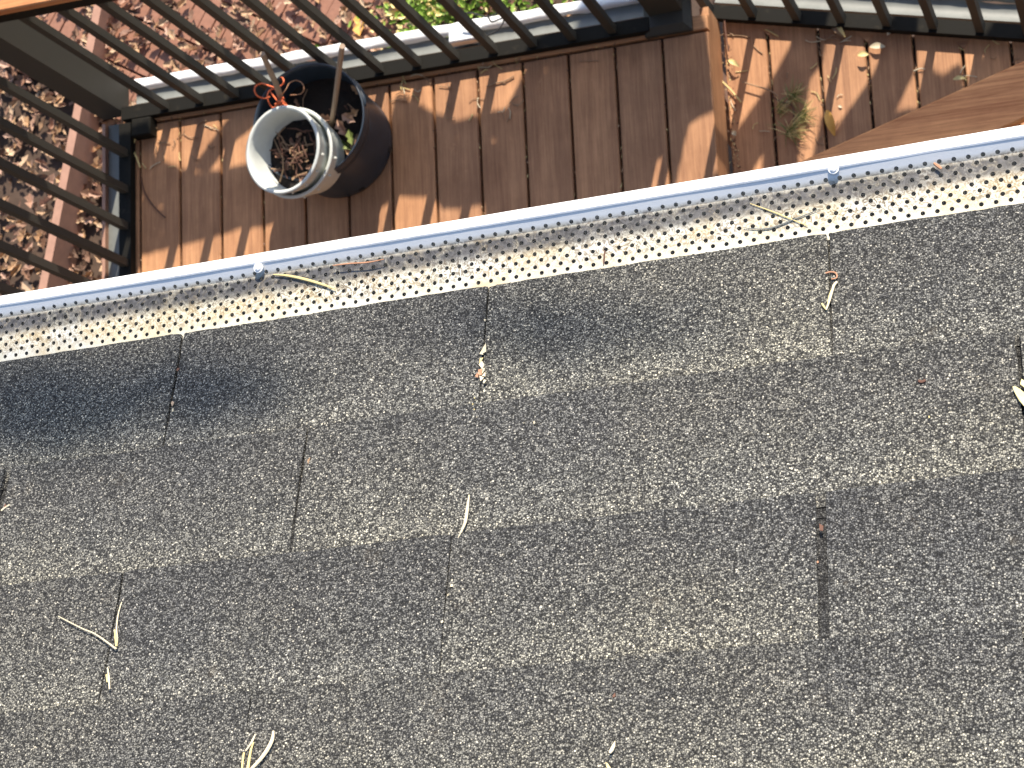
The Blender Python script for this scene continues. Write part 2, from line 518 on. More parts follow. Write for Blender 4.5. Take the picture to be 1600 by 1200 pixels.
# eave frame: origin on the guard's house edge; X along eave, Y outward, Z up
TILT = math.radians(6)
g_origin_o, g_origin_z = 0.464, -1.6085
fr = Matrix((E_, OUT, UPZ)).transposed().to_4x4()
fr.translation = gpt(0, g_origin_o, g_origin_z)
A0, A1 = -1.75, 0.75
PITCH = 0.0120; ROW = 0.00625; HR = 0.00198
FLAT_END = 0.0458; LIPZ = 0.0012; LIP_IN = 0.0565
def gprofile(v):
    """panel surface: distance along Y (outwards) -> (y, z) in the eave frame"""
    if v <= FLAT_END: return v, -math.tan(TILT) * v
    zb = -math.tan(TILT) * FLAT_END
    s = (v - FLAT_END)
    L = math.hypot(LIP_IN - FLAT_END, LIPZ - zb)
    f = min(1, s / L)
    return FLAT_END + (LIP_IN - FLAT_END) * f, zb + (LIPZ - zb) * f
def guard_panel():
    V = []; F = []
    NS = 10
    ncol = int((A1 - A0) / PITCH)
    rows = 9
    v_first = -0.0037
    idx = {}
    def vid(a, v):
        key = (round(a, 6), round(v, 6))
        if key not in idx:
            y, z = gprofile(v); idx[key] = len(V); V.append((a, y, z))
        return idx[key]
    zb = -math.tan(TILT) * FLAT_END
    for r in range(rows):
        vc = v_first + ROW * r + ROW / 2
        for c in range(ncol):
            ac = A0 + PITCH * (c + 0.5) + (PITCH / 2 if r % 2 else 0)
            # cell rectangle with an octagonal-ish ring
            hw, hh = PITCH / 2, ROW / 2
            outer = [(ac - hw, vc - hh), (ac, vc - hh), (ac + hw, vc - hh), (ac + hw, vc), (ac + hw, vc + hh), (ac, vc + hh), (ac - hw, vc + hh), (ac - hw, vc)]
            oi_ = [vid(*p) for p in outer]
            jx, jy = 0, 0
            inner = []; lower = []
            for k in range(16):
                an = math.radians(-135 - 0 + 22.5 * k)
                y, z = gprofile(vc + HR * math.sin(an))
                inner.append(len(V)); V.append((ac + HR * math.cos(an), y, z))
            for k in range(16):
                V.append((V[inner[k]][0], V[inner[k]][1], V[inner[k]][2] - 0.0009)); lower.append(len(V) - 1)
            for k in range(8):
                k2 = (k + 1) % 8
                F.append((oi_[k], oi_[k2], inner[(2 * k + 2) % 16], inner[(2 * k + 1) % 16], inner[2 * k]))
            for k in range(16):
                F.append((inner[k], inner[(k + 1) % 16], lower[(k + 1) % 16], lower[k]))
    # margin towards the shingles
    v_last = v_first + ROW * rows
    nseg = ncol * 2
    for i in range(-1, nseg + 1):
        a0 = A0 + PITCH / 2 * i; a1 = a0 + PITCH / 2
        F.append((vid(a0, -0.022), vid(a1, -0.022), vid(a1, v_first), vid(a0, v_first)))
    # the fold up to the lip
    LT = math.hypot(LIP_IN - FLAT_END, LIPZ + math.tan(TILT) * FLAT_END)
    lv = [v_last] + [FLAT_END + s for s in np.linspace(v_last - FLAT_END, LT, 6)[1:]]
    for i in range(-1, nseg + 1):
        a0 = A0 + PITCH / 2 * i; a1 = a0 + PITCH / 2
        for j in range(len(lv) - 1):
            F.append((vid(a0, lv[j]), vid(a1, lv[j]), vid(a1, lv[j + 1]), vid(a0, lv[j + 1])))
    return V, F
V, F = guard_panel()
gp = obj("guard_panel", V, F, M_guard, gut, mw=fr)
# front lip of the gutter (rounded bead), front wall, floor and back
prof = [(LIP_IN - 0.0006, LIPZ - 0.003), (LIP_IN - 0.0003, LIPZ + 0.0004), (LIP_IN + 0.0010, LIPZ + 0.0012), (LIP_IN + 0.0040, LIPZ + 0.0015), (LIP_IN + 0.0068, LIPZ + 0.0009),
        (LIP_IN + 0.0073, LIPZ + 0.0002), (LIP_IN + 0.0080, LIPZ + 0.0007), (LIP_IN + 0.0096, LIPZ + 0.0002), (LIP_IN + 0.0107, LIPZ - 0.0012), (LIP_IN + 0.0110, LIPZ - 0.004), (LIP_IN + 0.0108, LIPZ - 0.022), (LIP_IN + 0.004, LIPZ - 0.055),
        (LIP_IN - 0.012, LIPZ - 0.085), (LIP_IN - 0.026, LIPZ - 0.125), (LIP_IN - 0.075, LIPZ - 0.125), (-0.030, LIPZ - 0.125), (-0.030, -0.012),
        (-0.031, -0.012), (-0.031, LIPZ - 0.127), (LIP_IN - 0.028, LIPZ - 0.127), (LIP_IN - 0.0125, LIPZ - 0.087)]
na = 120
V = []; F = []
PT = len(prof)
for i in range(na + 1):
    a = A0 + (A1 - A0) * i / na
    wob = 0.0008 * noise.noise(Vector((a * 4, 1, 2))) + 0.0002 * noise.noise(Vector((a * 30, 1, 2)))
    wz = 0.0005 * noise.noise(Vector((a * 9, 5, 2)))
    for (y, z) in prof: V.append((a, y + wob, z + wz))
for i in range(na):
    for j in range(PT - 1):
        F.append((i * PT + j, (i + 1) * PT + j, (i + 1) * PT + j + 1, i * PT + j + 1))
obj("gutter_trough", V, F, M_white, gut, smooth=False, mw=fr)
mb = MB(); mb.box((A0, -0.028, LIPZ - 0.124), (A1, 0.03, LIPZ - 0.118))
mb.build("gutter_debris", M_darkin, gut, mw=fr)
# screws through the lip
def screw_at(px, py):
    z = g_origin_z + LIPZ + 0.0016 + 5.26
    p = at(px, py, z)
    mb = MB()
    mb.lathe([(0.0001, 0.0016), (0.0022, 0.0015), (0.0036, 0.0008), (0.0040, 0), (0.0040, -0.004)], 20)
    mb.box((-0.0028, -0.0004, 0.0012), (0.0028, 0.0004, 0.0019))
    mb.lathe([(0.0040, -0.0002), (0.0056, -0.0006), (0.0056, -0.003)], 20)
    mw = Matrix.Translation(p) @ Matrix.Rotation(0.9, 4, 'Z') @ Matrix.Scale(0.85, 4)
    mb.build("screw", M_white, gut, smooth=False, mw=mw)
screw_at(403, 418); screw_at(1302, 263)
# fascia and soffit
mb = MB()
mb.box((-4, -0.075, -0.16), (3.5, -0.033, -0.03)); mb.build("fascia_board", M_white, roof, mw=fr)
mb = MB()
mb.box((-4, -0.36, -0.17), (3.5, -0.078, -0.155)); mb.build("soffit", M_white, roof, mw=fr)
mb = MB(); mb.box((-4, -0.030, -0.155), (A0 - 0.002, LIP_IN + 0.01, LIPZ)); mb.build("gutter_end_run", M_white, gut, mw=fr)
mb = MB(); mb.box((A1 + 0.002, -0.030, -0.155), (3.5, LIP_IN + 0.01, LIPZ)); mb.build("gutter_end_run", M_white, gut, mw=fr)

# ---------------------------------------------------------------- deck, upper level
deck = empty("wooden_deck", (-2.2, 1.9, 0), "brown composite board deck with black railing below the gutter", "deck")
BT = 0.025
def board(parent, x0, x1, y0, y1, z, mat=M_board, name="board", ch=0.003):
    mb = MB()
    n = 10
    mb.cbox((x0, y0, z - BT), (x1, y1, z), ch)
    return mb.build(name, mat, parent)
X0 = -2.9933; PB = 0.143
for k in range(-8, 13):
    xa = X0 + PB * k + 0.0042; xb = X0 + PB * (k + 1) - 0.0042
    if k >= 0:
        board(deck, xa, xb, 0.12, 2.150 + 0.0012 * rnd.uniform(-1, 1), 0 + 0.0006 * rnd.uniform(-1, 1))
board(deck, -3.062, X0 - 0.0032, 0.12, 2.150, 0)
board(deck, -3.062, -1.139, 2.1575, 2.203, 0.0003, M_board_x, "border_board")
# joists and rim
mb = MB(); mb.box((-3.058, 0.12, -0.034), (-1.17, 2.17, -0.0265)); mb.build("gap_shade_sheet", M_gap_shade, deck)  # added dark sheet under the boards so the gaps look shaded
for y in (0.5, 0.95, 1.4, 1.83, 2.19):
    mb = MB(); mb.box((-3.06, y - 0.019, -0.20), (-1.17, y + 0.019, -0.0345)); mb.build("joist", M_timber, deck)
mb = MB(); mb.box((-1.1665, 0.12, -0.169), (-1.1395, 2.235, -BT - 0.002)); mb.build("riser_board", M_board, deck)
for (x, y) in ((-3.03, 2.16), (-1.25, 2.16), (-3.03, 0.4), (-1.25, 0.4)):
    mb = MB(); mb.box((x - 0.045, y - 0.045, GZ - 0.02), (x + 0.045, y + 0.045, -0.202)); mb.build("support_post", M_timber, deck)

# lower landing (one step down), its boards run the same way but end at a slanted railing
LZ = -0.17
land = empty("deck_landing", (-0.6, 1.8, LZ), "lower deck landing of brown boards right of the bright riser strip", "deck landing")
def bline(x): return 2.262 + (x + 1.243) * (2.021 - 2.262) / (1.243 - 0.270)     # house side of the slanted railing
g2 = [-1.1345, -1.000, -0.852, -0.7145, -0.581, -0.447, -0.313, -0.178, -0.043, 0.095, 0.232, 0.37, 0.508, 0.645]
for i in range(len(g2) - 1):
    xa, xb = g2[i] + 0.0046, g2[i + 1] - 0.0046
    ya, yb = bline(xa) + 0.03, bline(xb) + 0.03
    if i % 2 == 0: pass
    c = 0.003; z = LZ + 0.0006 * rnd.uniform(-1, 1)
    V = [(xa, 0.12, z - BT), (xb, 0.12, z - BT), (xb, yb, z - BT), (xa, ya, z - BT), (xa, 0.12, z - c), (xb, 0.12, z - c), (xb, yb, z - c), (xa, ya, z - c),
         (xa + c, 0.12 + c, z), (xb - c, 0.12 + c, z), (xb - c, yb - c, z), (xa + c, ya - c, z)]
    Fb = [(0,3,2,1),(8,9,10,11)]
    for q in range(4):
        w = (q + 1) % 4
        Fb += [(q, w, w + 4, q + 4), (q + 4, w + 4, w + 8, q + 8)]
    obj("board", V, Fb, M_board, land)
V = [(-1.13, 0.12, LZ - 0.034), (0.64, 0.12, LZ - 0.034), (0.64, bline(0.64) + 0.01, LZ - 0.034), (-1.13, bline(-1.13) + 0.01, LZ - 0.034)]
obj("gap_shade_sheet", V + [(a, b, c + 0.008) for a, b, c in V], [(3,2,1,0),(4,5,6,7),(0,1,5,4),(1,2,6,5),(2,3,7,6),(3,0,4,7)], M_gap_shade, land)  # same added sheet, darkens the landing gaps
for y in (0.5, 1.0, 1.5, 1.76):
    mb = MB(); mb.box((-1.13, y - 0.019, -0.36), (0.65, y + 0.019, LZ - 0.0345)); mb.build("joist", M_timber, land)
for (x, y) in ((0.6, 1.6), (-0.9, 0.6), (0.6, 0.4), (-0.9, 1.7)):
    mb = MB(); mb.box((x - 0.045, y - 0.045, GZ - 0.02), (x + 0.045, y + 0.045, -0.362)); mb.build("support_post", M_timber, land)
# clipped board-end wedges that show as pale points against the railing
for gx in (-1.000, -0.7145, -0.447, -0.178):
    yb = bline(gx)
    mb = MB()
    z = LZ + 0.003
    s = 0.030
    pts = [(gx - s * 0.9, yb + 0.0135), (gx + s * 0.9, yb - 0.0005), (gx + 0.004, yb - 0.030)]
    Vt = [(x, y, z) for x, y in pts] + [(x, y, z - 0.0028) for x, y in pts]
    mb.add(Vt, [(0,2,1),(3,4,5),(0,1,4,3),(1,2,5,4),(2,0,3,5)]); mb.build("end_wedge", M_board_x, land)

# ---------------------------------------------------------------- railings
def obox(P0, P1, w, h):
    """box along P0->P1 (bottom centre line), width w, height h"""
    P0, P1 = Vector(P0), Vector(P1)
    t = (P1 - P0).normalized(); s = Vector((-t.y, t.x, 0)).normalized() * w / 2
    u = Vector((0, 0, h))
    return [P0 - s, P0 + s, P1 + s, P1 - s, P0 - s + u, P0 + s + u, P1 + s + u, P1 - s + u], [(0,1,2,3),(7,6,5,4),(0,4,5,1),(1,5,6,2),(2,6,7,3),(3,7,4,0)]
bal_mb = MB(); bal_mb.box((-0.0118, -0.0118, 0), (0.0118, 0.0118, 1)); BAL = bal_mb.data("baluster", M_bronze)

def railing(name, P0, P1, zf, positions, label, wood=True, sub_h=0.055, ztop=0.92, cap_off=0.03, capw=0.14, feet=(), e0=0.0, e1=0.0):
    P0 = Vector(P0); P1 = Vector(P1)
    t = (P1 - P0).normalized(); s = Vector((-t.y, t.x, 0))
    ro = empty(name, (P0 + P1) / 2 + Vector((0, 0, zf)), label, "railing")
    V, F = obox(P0 + UPZ * (zf + 0.006), P1 + UPZ * (zf + 0.006), 0.042, 0.030)
    obj("bottom_rail", V, F, M_rail, ro)
    V, F = obox(P0 + UPZ * (zf + ztop - sub_h), P1 + UPZ * (zf + ztop - sub_h), 0.044, sub_h)
    obj("top_rail", V, F, M_rail, ro)
    if wood:
        A = P0 - t * e0 + s * cap_off + UPZ * (zf + ztop + 0.001); B = P1 + t * e1 + s * cap_off + UPZ * (zf + ztop + 0.001)
        c = 0.004
        w = capw / 2; th = 0.026
        cs = [(-w, 0), (w, 0), (w, th - c), (w - c, th), (-w + c, th), (-w, th - c)]
        V = [A + s * a_ + UPZ * z_ for a_, z_ in cs] + [B + s * a_ + UPZ * z_ for a_, z_ in cs]
        n = len(cs)
        F = [tuple((i, i + n, (i + 1) % n + n, (i + 1) % n)) for i in range(n)] + [tuple(range(n)), tuple(range(n, 2 * n))[::-1]]
        obj("cap_board", V, F, M_rail_wood, ro)
    ang = math.atan2(t.y, t.x)
    for d in positions:
        p = P0 + t * d + UPZ * (zf + 0.036)
        mw = Matrix.Translation(p) @ Matrix.Rotation(ang, 4, 'Z') @ Matrix.Diagonal((1, 1, ztop - sub_h - 0.0365, 1))
        link("baluster", BAL, ro, mw)
    for d in feet:
        V, F = obox(P0 + t * (d - 0.02) + UPZ * (zf + 0.001), P0 + t * (d + 0.02) + UPZ * (zf + 0.001), 0.036, 0.0048)
        obj("rail_foot", V, F, M_bronze, ro)
    return ro
posA = [-2.882 + 0.1222 * k + 3.04 for k in range(0, 13)]
railing("deck_railing", (-3.038, 2.188, 0), (-1.305, 2.188, 0), 0, posA, "long black baluster railing behind the pots with wood cap at top left", feet=(0.96,), cap_off=0.042, e0=0.0, e1=0.0)
posL = [0.1 + 0.1195 * k for k in range(0, 14)]
railing("deck_railing", (-3.026, 2.154, 0), (-3.026, 0.3, 0), 0, posL, "black baluster railing on the left deck edge above the leaf litter", cap_off=0.042, capw=0.14)
tB = (Vector((-0.270, 2.021, 0)) - Vector((-1.243, 2.262, 0))).normalized()
sB = Vector((-tB.y, tB.x, 0))
PB0 = Vector((-1.243, 2.262, 0)) + sB * 0.024 + tB * 0.055; PB1 = PB0 + tB * 1.9
posB = [0.29 + 0.1325 * k - 0.055 * 0 for k in range(-2, 13)]
railing("landing_railing", PB0, PB1, LZ, posB, "short black baluster railing at the top right edge of the landing", cap_off=0.04)
# the near railing, only its wooden cap clears the gutter
cA, cB = at(1242, 256, 0.776), at(1600, 94.5, 0.776)
tC = (cB - cA).normalized(); tC.z = 0; tC.normalize(); sC = Vector((-tC.y, tC.x, 0))
PC0 = cA - sC * 0.065 - tC * 0.95; PC1 = cB - sC * 0.065 + tC * 0.9
PC0.z = PC1.z = 0
posC = [0.12 + 0.125 * k for k in range(0, 17)]
railing("landing_railing", PC0, PC1, LZ, posC, "near railing crossing the lower right with a broad brown wood cap beside the gutter", cap_off=0.0, capw=0.13)

# posts
def post(name, cx_, cy_, z0, ztop, w, label, skirt=0.0, cap=True):
    o = empty(name, (cx_, cy_, z0), label, "post")
    mb = MB(); mb.box((cx_ - w / 2, cy_ - w / 2, z0 + 0.0005), (cx_ + w / 2, cy_ + w / 2, ztop)); mb.build("shaft", M_bronze, o)
    if skirt:
        mb = MB(); h = skirt / 2
        mb.add([(cx_-h,cy_-h,z0+.0005),(cx_+h,cy_-h,z0+.0005),(cx_+h,cy_+h,z0+.0005),(cx_-h,cy_+h,z0+.0005),(cx_-h,cy_-h,z0+.016),(cx_+h,cy_-h,z0+.016),(cx_+h,cy_+h,z0+.016),(cx_-h,cy_+h,z0+.016),
                (cx_-w/2-.001,cy_-w/2-.001,z0+.03),(cx_+w/2+.001,cy_-w/2-.001,z0+.03),(cx_+w/2+.001,cy_+w/2+.001,z0+.03),(cx_-w/2-.001,cy_+w/2+.001,z0+.03)],
               [(0,1,5,4),(1,2,6,5),(2,3,7,6),(3,0,4,7),(4,5,9,8),(5,6,10,9),(6,7,11,10),(7,4,8,11)])
        mb.build("base_skirt", M_bronze, o)
    if cap:
        mb = MB(); mb.box((cx_ - w / 2 - .008, cy_ - w / 2 - .008, ztop + 0.0005), (cx_ + w / 2 + .008, cy_ + w / 2 + .008, ztop + 0.02)); mb.build("post_cap", M_bronze, o)
    return o
post("railing_post", -3.0895, 2.248, -0.02, 0.99, 0.094, "thick black corner post where the left and long railings meet")
post("railing_post", -1.252, 2.262, 0.0, 0.99, 0.10, "thick black post with a flared base between the two railings at top centre", 0)
mb = MB()
sk = bpy.data.objects["railing_post.001"]
mbx = MB(); cxp, cyp = -1.252, 2.226
h = 0.070; w = 0.05
mbx.add([(cxp-h,cyp-h,.001),(cxp+h,cyp-h,.001),(cxp+h,cyp+h,.001),(cxp-h,cyp+h,.001),(cxp-h,cyp-h,.018),(cxp+h,cyp-h,.018),(cxp+h,cyp+h,.018),(cxp-h,cyp+h,.018),
         (cxp-w,cyp-w,.034),(cxp+w,cyp-w,.034),(cxp+w,cyp+h,.034),(cxp-w,cyp+h,.034)],
        [(0,1,5,4),(1,2,6,5),(2,3,7,6),(3,0,4,7),(4,5,9,8),(5,6,10,9),(6,7,11,10),(7,4,8,11),(8,9,10,11)])
mbx.build("base_skirt", M_bronze, sk)
# bracket block in the corner
mb = MB(); p = at(224, 213, 0.03)
mb.cbox((p.x - 0.035, p.y, 0.0005), (p.x + 0.032, p.y + 0.058, 0.045), 0.004)
o = mb.build("rail_bracket", M_rail); tag(o, "small dark bracket block on the boards in the left railing corner", "bracket")

# ---------------------------------------------------------------- white flashing troughs outside the railings
def trough(name, P0, P1, z, w, label, mat, lipmat):
    P0 = Vector(P0); P1 = Vector(P1); t = (P1 - P0).normalized(); s = Vector((-t.y, t.x, 0))
    ro = empty(name, (P0 + P1) / 2 + UPZ * z, label, "flashing")
    n = 60; L = (P1 - P0).length
    pr = [(0, 0.02), (0.0, 0), (w * 0.55, -0.002), (w * 0.60, 0.004), (w * 0.64, 0.017), (w * 0.74, 0.020), (w, 0.018), (w + 0.003, 0.010), (w + 0.003, -0.05)]
    for nm, lo, hi, mt in (("channel", 0, 4, mat), ("rolled_lip", 3, 9, lipmat)):
        V = []; F = []; q = pr[lo:hi]
        for i in range(n + 1):
            d = L * i / n
            for j, (a_, z_) in enumerate(q):
                wv = 0.0045 * noise.noise(Vector((d * 14, j * 3.1, w * 10))) if (j + lo) > 1 else 0
                V.append(P0 + t * d + s * (a_ + wv) + UPZ * (z + z_ + wv))
        K = len(q)
        for i in range(n):
            for j in range(K - 1):
                F.append((i * K + j, (i + 1) * K + j, (i + 1) * K + j + 1, i * K + j + 1))
        obj(nm, V, F, mt, ro, smooth=True)
    return ro
trough("edge_flashing", (-3.03, 2.237, 0), (-1.31, 2.237, 0), -0.045, 0.085, "white metal edge flashing outside the long railing behind the pots", M_greymetal, M_white)  # white flashing; grey channel paints in the shade behind the lip
fl = empty("edge_flashing", (-3.1, 1.5, 0), "dark blue grey metal flashing strip outside the left railing", "flashing")
mb = MB()
mb.box((-3.135, 0.3, -0.06), (-3.064, 2.19, -0.05)); mb.build("channel", M_greymetal, fl)
mb = MB(); mb.box((-3.147, 0.3, -0.075), (-3.1355, 2.19, -0.030)); mb.build("rolled_lip", M_timber, fl)
fb0 = Vector((-1.17, 2.262, 0)) + sB * 0.05 ; fb1 = fb0 + tB * 1.9
trough("edge_flashing", fb0, fb1, LZ - 0.03, 0.10, "pale grey metal flashing outside the short landing railing", M_greymetal, M_greymetal)

# ---------------------------------------------------------------- ground things below the left railing
def leaf_geo(mb, c, size, r, mi, curl=0.35, lobes=True, up=None):
    yaw = r.uniform(0, 6.283)
    u = Vector((math.cos(yaw), math.sin(yaw), r.uniform(-.35, .35))).normalized()
    n = Vector((r.uniform(-.4, .4), r.uniform(-.4, .4), 1)).normalized()
    w = n.cross(u).normalized(); n = u.cross(w).normalized()
    L, W = size, size * r.uniform(0.38, 0.62)
    cu = curl * size * r.uniform(0.2, 1)
    c = Vector(c)
    ctl = [(-0.5, 0, 0), (-0.25, 0.42, 1), (-0.05, 0.27, .6), (0.12, 0.5, 1), (0.3, 0.22, .5), (0.5, 0, .1), (0.3, -0.22, .5), (0.12, -0.5, 1), (-0.05, -0.27, .6), (-0.25, -0.42, 1)]
    V = [c + n * (-cu * 0.2)]
    for a, b, h in ctl:
        V.append(c + u * (a * L) + w * (b * W * r.uniform(.8, 1.2)) + n * (h * cu + abs(a) * cu * .6))
    F = [(0, i, i + 1) for i in range(1, 10)] + [(0, 10, 1)]
    mb.add(V, F, mi)

litter = MB(); r = random.Random(5)
for i in range(9000):
    x = r.uniform(-5.2, -1.6); y = r.uniform(1.5, 4.2)
    if x > -3.2 and y < 2.35: continue
    leaf_geo(litter, (x, y, GZ + r.uniform(0.005, 0.045)), r.uniform(0.03, 0.075), r, r.choices([0, 1, 2, 3, 4], [4, 4, 4, 3, 2])[0])
o = litter.build("leaf_litter", M_leaf); tag(o, "dry brown and pinkish oak leaves covering the ground below the railings", "leaf litter", kind='stuff')

# timber edging board on edge
ed = empty("timber_edging", (-4.1, 2.4, GZ), "weathered pinkish timber edging board standing in the leaves at far left", "edging")
pa, pb_ = at(113, 200, -1.18), at(66, 440, -1.18)
d_ = (pb_ - pa).normalized()
V, F = obox(pa - d_ * 0.6 - UPZ * (pa.z - GZ + 0.01), pb_ + d_ * 1.2 - UPZ * (pa.z - GZ + 0.01), 0.036, 0.17)
obj("edging_board", V, F, M_timber, ed)

# brick path running diagonally
path = empty("brick_path", (-3.6, 3.1, GZ), "reddish brick path strip seen between the railing balusters at top left", "brick path")
q0, q1 = at(257, 49, GZ + 0.03), at(350, 92, GZ + 0.03)
td = (q1 - q0).normalized(); td.z = 0; td.normalize()
sdn = Vector((-td.y, td.x, 0))
bm_ = MB(); bm_.cbox((-0.0285, -0.097, -0.03), (0.0285, 0.097, 0.03), 0.0025); BRK = bm_.data("brick", M_brick)
ang = math.atan2(td.y, td.x)
rb = random.Random(3)
for row in (-2, -1, 0, 1, 2):
    for i in range(-16, 22):
        p = q0 + td * (i * 0.060 + (0.02 if row % 2 else 0)) + sdn * (0.1 + row * 0.202)
        if p.x > -3.0 and p.y < 2.6: continue
        if p.x < -4.7 or p.x > -2.6: continue
        if -3.2 < p.x and p.y < 2.36: continue
        if rb.random() < 0.0: continue
        p = p + Vector((0, 0, rb.uniform(-0.004, 0.004)))
        link("brick", BRK, path, Matrix.Translation(p) @ Matrix.Rotation(ang + rb.uniform(-.03, .03), 4, 'Z'))
# leaves that lie over the bricks
lv = MB(); r = random.Random(9)
for i in range(1500):
    q = q0 + td * r.uniform(-1.0, 1.3) + sdn * r.uniform(-0.45, 0.6)
    if noise.noise(Vector((q.x * 4.3, q.y * 4.3, 4))) < -0.2 and r.random() < .9: continue
    leaf_geo(lv, (q.x, q.y, GZ + 0.075 + r.uniform(0, 0.02)), r.uniform(0.035, 0.07), r, r.choices([0, 1, 2, 3, 4], [4, 4, 3, 1, 2])[0])
o = lv.build("leaf_litter", M_leaf); tag(o, "dry leaves drifted over the brick path at top left", "leaf litter", kind='stuff')

# bright golden leaves and shrub seen at the top
def single_leaf(name, p, size, seed, mat, label, cat="leaf", group=None, curl=0.35):
    mb = MB(); leaf_geo(mb, p, size, random.Random(seed), 0, curl)
    o = mb.build(name, mat); return tag(o, label, cat, group)
g1_ = at(563, 36, GZ + 0.09); single_leaf("fallen_leaf", g1_, 0.11, 3, M_leafg, "big golden yellow leaf on the ground behind the long railing")
g2_ = at(620, 24, GZ + 0.09); single_leaf("fallen_leaf", g2_, 0.10, 12, M_leafy, "pale gold leaf on the ground right of the golden one")
for (px, py, s, lab) in ((745, 12, 0.16, "lime green low shrub showing past the railing at the top centre"), (690, 6, 0.13, "yellow green tuft of foliage left of the lime green shrub")):
    c = at(px, py, GZ + 0.15)
    sh = empty("shrub", (c.x, c.y, GZ), lab, "shrub")
    mb = MB(); r = random.Random(px)
    for i in range(420):
        q = c + Vector((r.gauss(0, s), r.gauss(0, s * 0.8), r.uniform(-0.08, 0.09)))
        leaf_geo(mb, q, r.uniform(0.02, 0.045), r, 0 if r.random() < 0.75 else 1)
    f = mb.build("foliage", [M_lime, M_leafy], sh); f['kind'] = 'stuff'
    mb = MB()
    for i in range(5): mb.tube([(c.x, c.y, GZ), c + Vector((r.gauss(0, s * .6), r.gauss(0, s * .6), 0))], [0.004, 0.002], 5)
    mb.build("stem", M_stem2, sh)

# ---------------------------------------------------------------- pots
potc = at(536, 229, 0.0); PH_ = 0.36
bp_ = empty("nursery_pot", potc, "large black plastic nursery pot with soil and dead leaves standing on the deck", "plant pot")
mb = MB()
mb.lathe([(0.001, 0.002), (0.160, 0.002), (0.165, 0.008), (0.1665, 0.03), (0.1695, 0.188), (0.1705, 0.203), (0.1745, 0.206), (0.176, 0.226), (0.177, 0.244), (0.1795, 0.249), (0.178, 0.253), (0.174, 0.252),
          (0.1705, 0.239), (0.1695, 0.207), (0.166, 0.188), (0.163, 0.03)], 64)
mb.build("pot_body", M_pot, bp_, smooth=False, mw=Matrix.Translation(potc) @ Matrix.Rotation(0.02, 4, 'Z'))
for p in bpy.data.objects["pot_body"].data.polygons: p.use_smooth = True
mb = MB(); V = []; F = []
nr, ns = 7, 40
for i in range(nr + 1):
    for k in range(ns):
        rr_ = 0.1645 * i / nr; an = 2 * math.pi * k / ns
        x_, y_ = rr_ * math.cos(an), rr_ * math.sin(an)
        V.append((x_, y_, 0.155 + 0.014 * noise.noise(Vector((x_ * 20, y_ * 20, 1)))))
for i in range(nr):
    for k in range(ns): F.append((i * ns + k, i * ns + (k + 1) % ns, (i + 1) * ns + (k + 1) % ns, (i + 1) * ns + k))
obj("soil", V, F, M_soil, bp_, mw=Matrix.Translation(potc))
# drain holes seen as dark lugs at the foot
for an in (-0.25, -1.15, 2.2):
    mb = MB(); mb.lathe([(0.001, 0.002), (0.011, 0.0), (0.011, -0.004)], 14)
    d = Vector((math.cos(an), math.sin(an), 0))
    mw = Matrix.Translation(potc + d * 0.1672 + UPZ * 0.022) @ d.to_track_quat('Z', 'Y').to_matrix().to_4x4()
    mb.build("drain_hole", M_black, bpy.data.objects["pot_body"], mw=mw)
# pot grip lug on the right rim
mb = MB()
for an0 in (0.42,):
    pts = []
    for k in range(9):
        an = an0 + (k - 4) * 0.07
        pts.append((0.1770 * math.cos(an), 0.1770 * math.sin(an), 0.232))
    mb.tube(pts, [0.003, 0.006, 0.008, 0.009, 0.009, 0.009, 0.008, 0.006, 0.003], 8)
mb.build("grip_lug", M_pot, bpy.data.objects["pot_body"], smooth=True, mw=Matrix.Translation(potc))
# dead stems and leaves on the soil
r = random.Random(21)
for i in range(26):
    an = r.uniform(0, 6.28); q = potc + Vector((r.uniform(0.02, .14) * math.cos(an), r.uniform(0.02, .14) * math.sin(an), 0.173))
    dv = Vector((r.uniform(-1, 1), r.uniform(-1, 1), r.uniform(-.15, .25))) * r.uniform(0.02, 0.05)
    mb = MB(); mb.tube([q - dv, q + Vector((r.uniform(-.008, .008), r.uniform(-.008, .008), .006)), q + dv], [0.0022, 0.0018, 0.001], 5)
    mb.build("dry_stem", M_stem2 if r.random() < .55 else M_stem, bp_)
for i, (px, py, s, mt) in enumerate(((545, 185, 0.05, 1), (536, 200, 0.06, 1), (552, 178, 0.045, 0), (548, 215, 0.05, 5), (543, 226, 0.05, 5), (508, 186, 0.05, 2), (556, 140, 0.04, 0), (466, 163, 0.04, 2), (543, 238, 0.03, 0))):
    q = at(px, py, 0.188); mb = MB(); leaf_geo(mb, q, s, random.Random(70 + i), 0)
    o = mb.build("dead_leaf", M_leaf[mt] if mt < 5 else M_green, bp_)

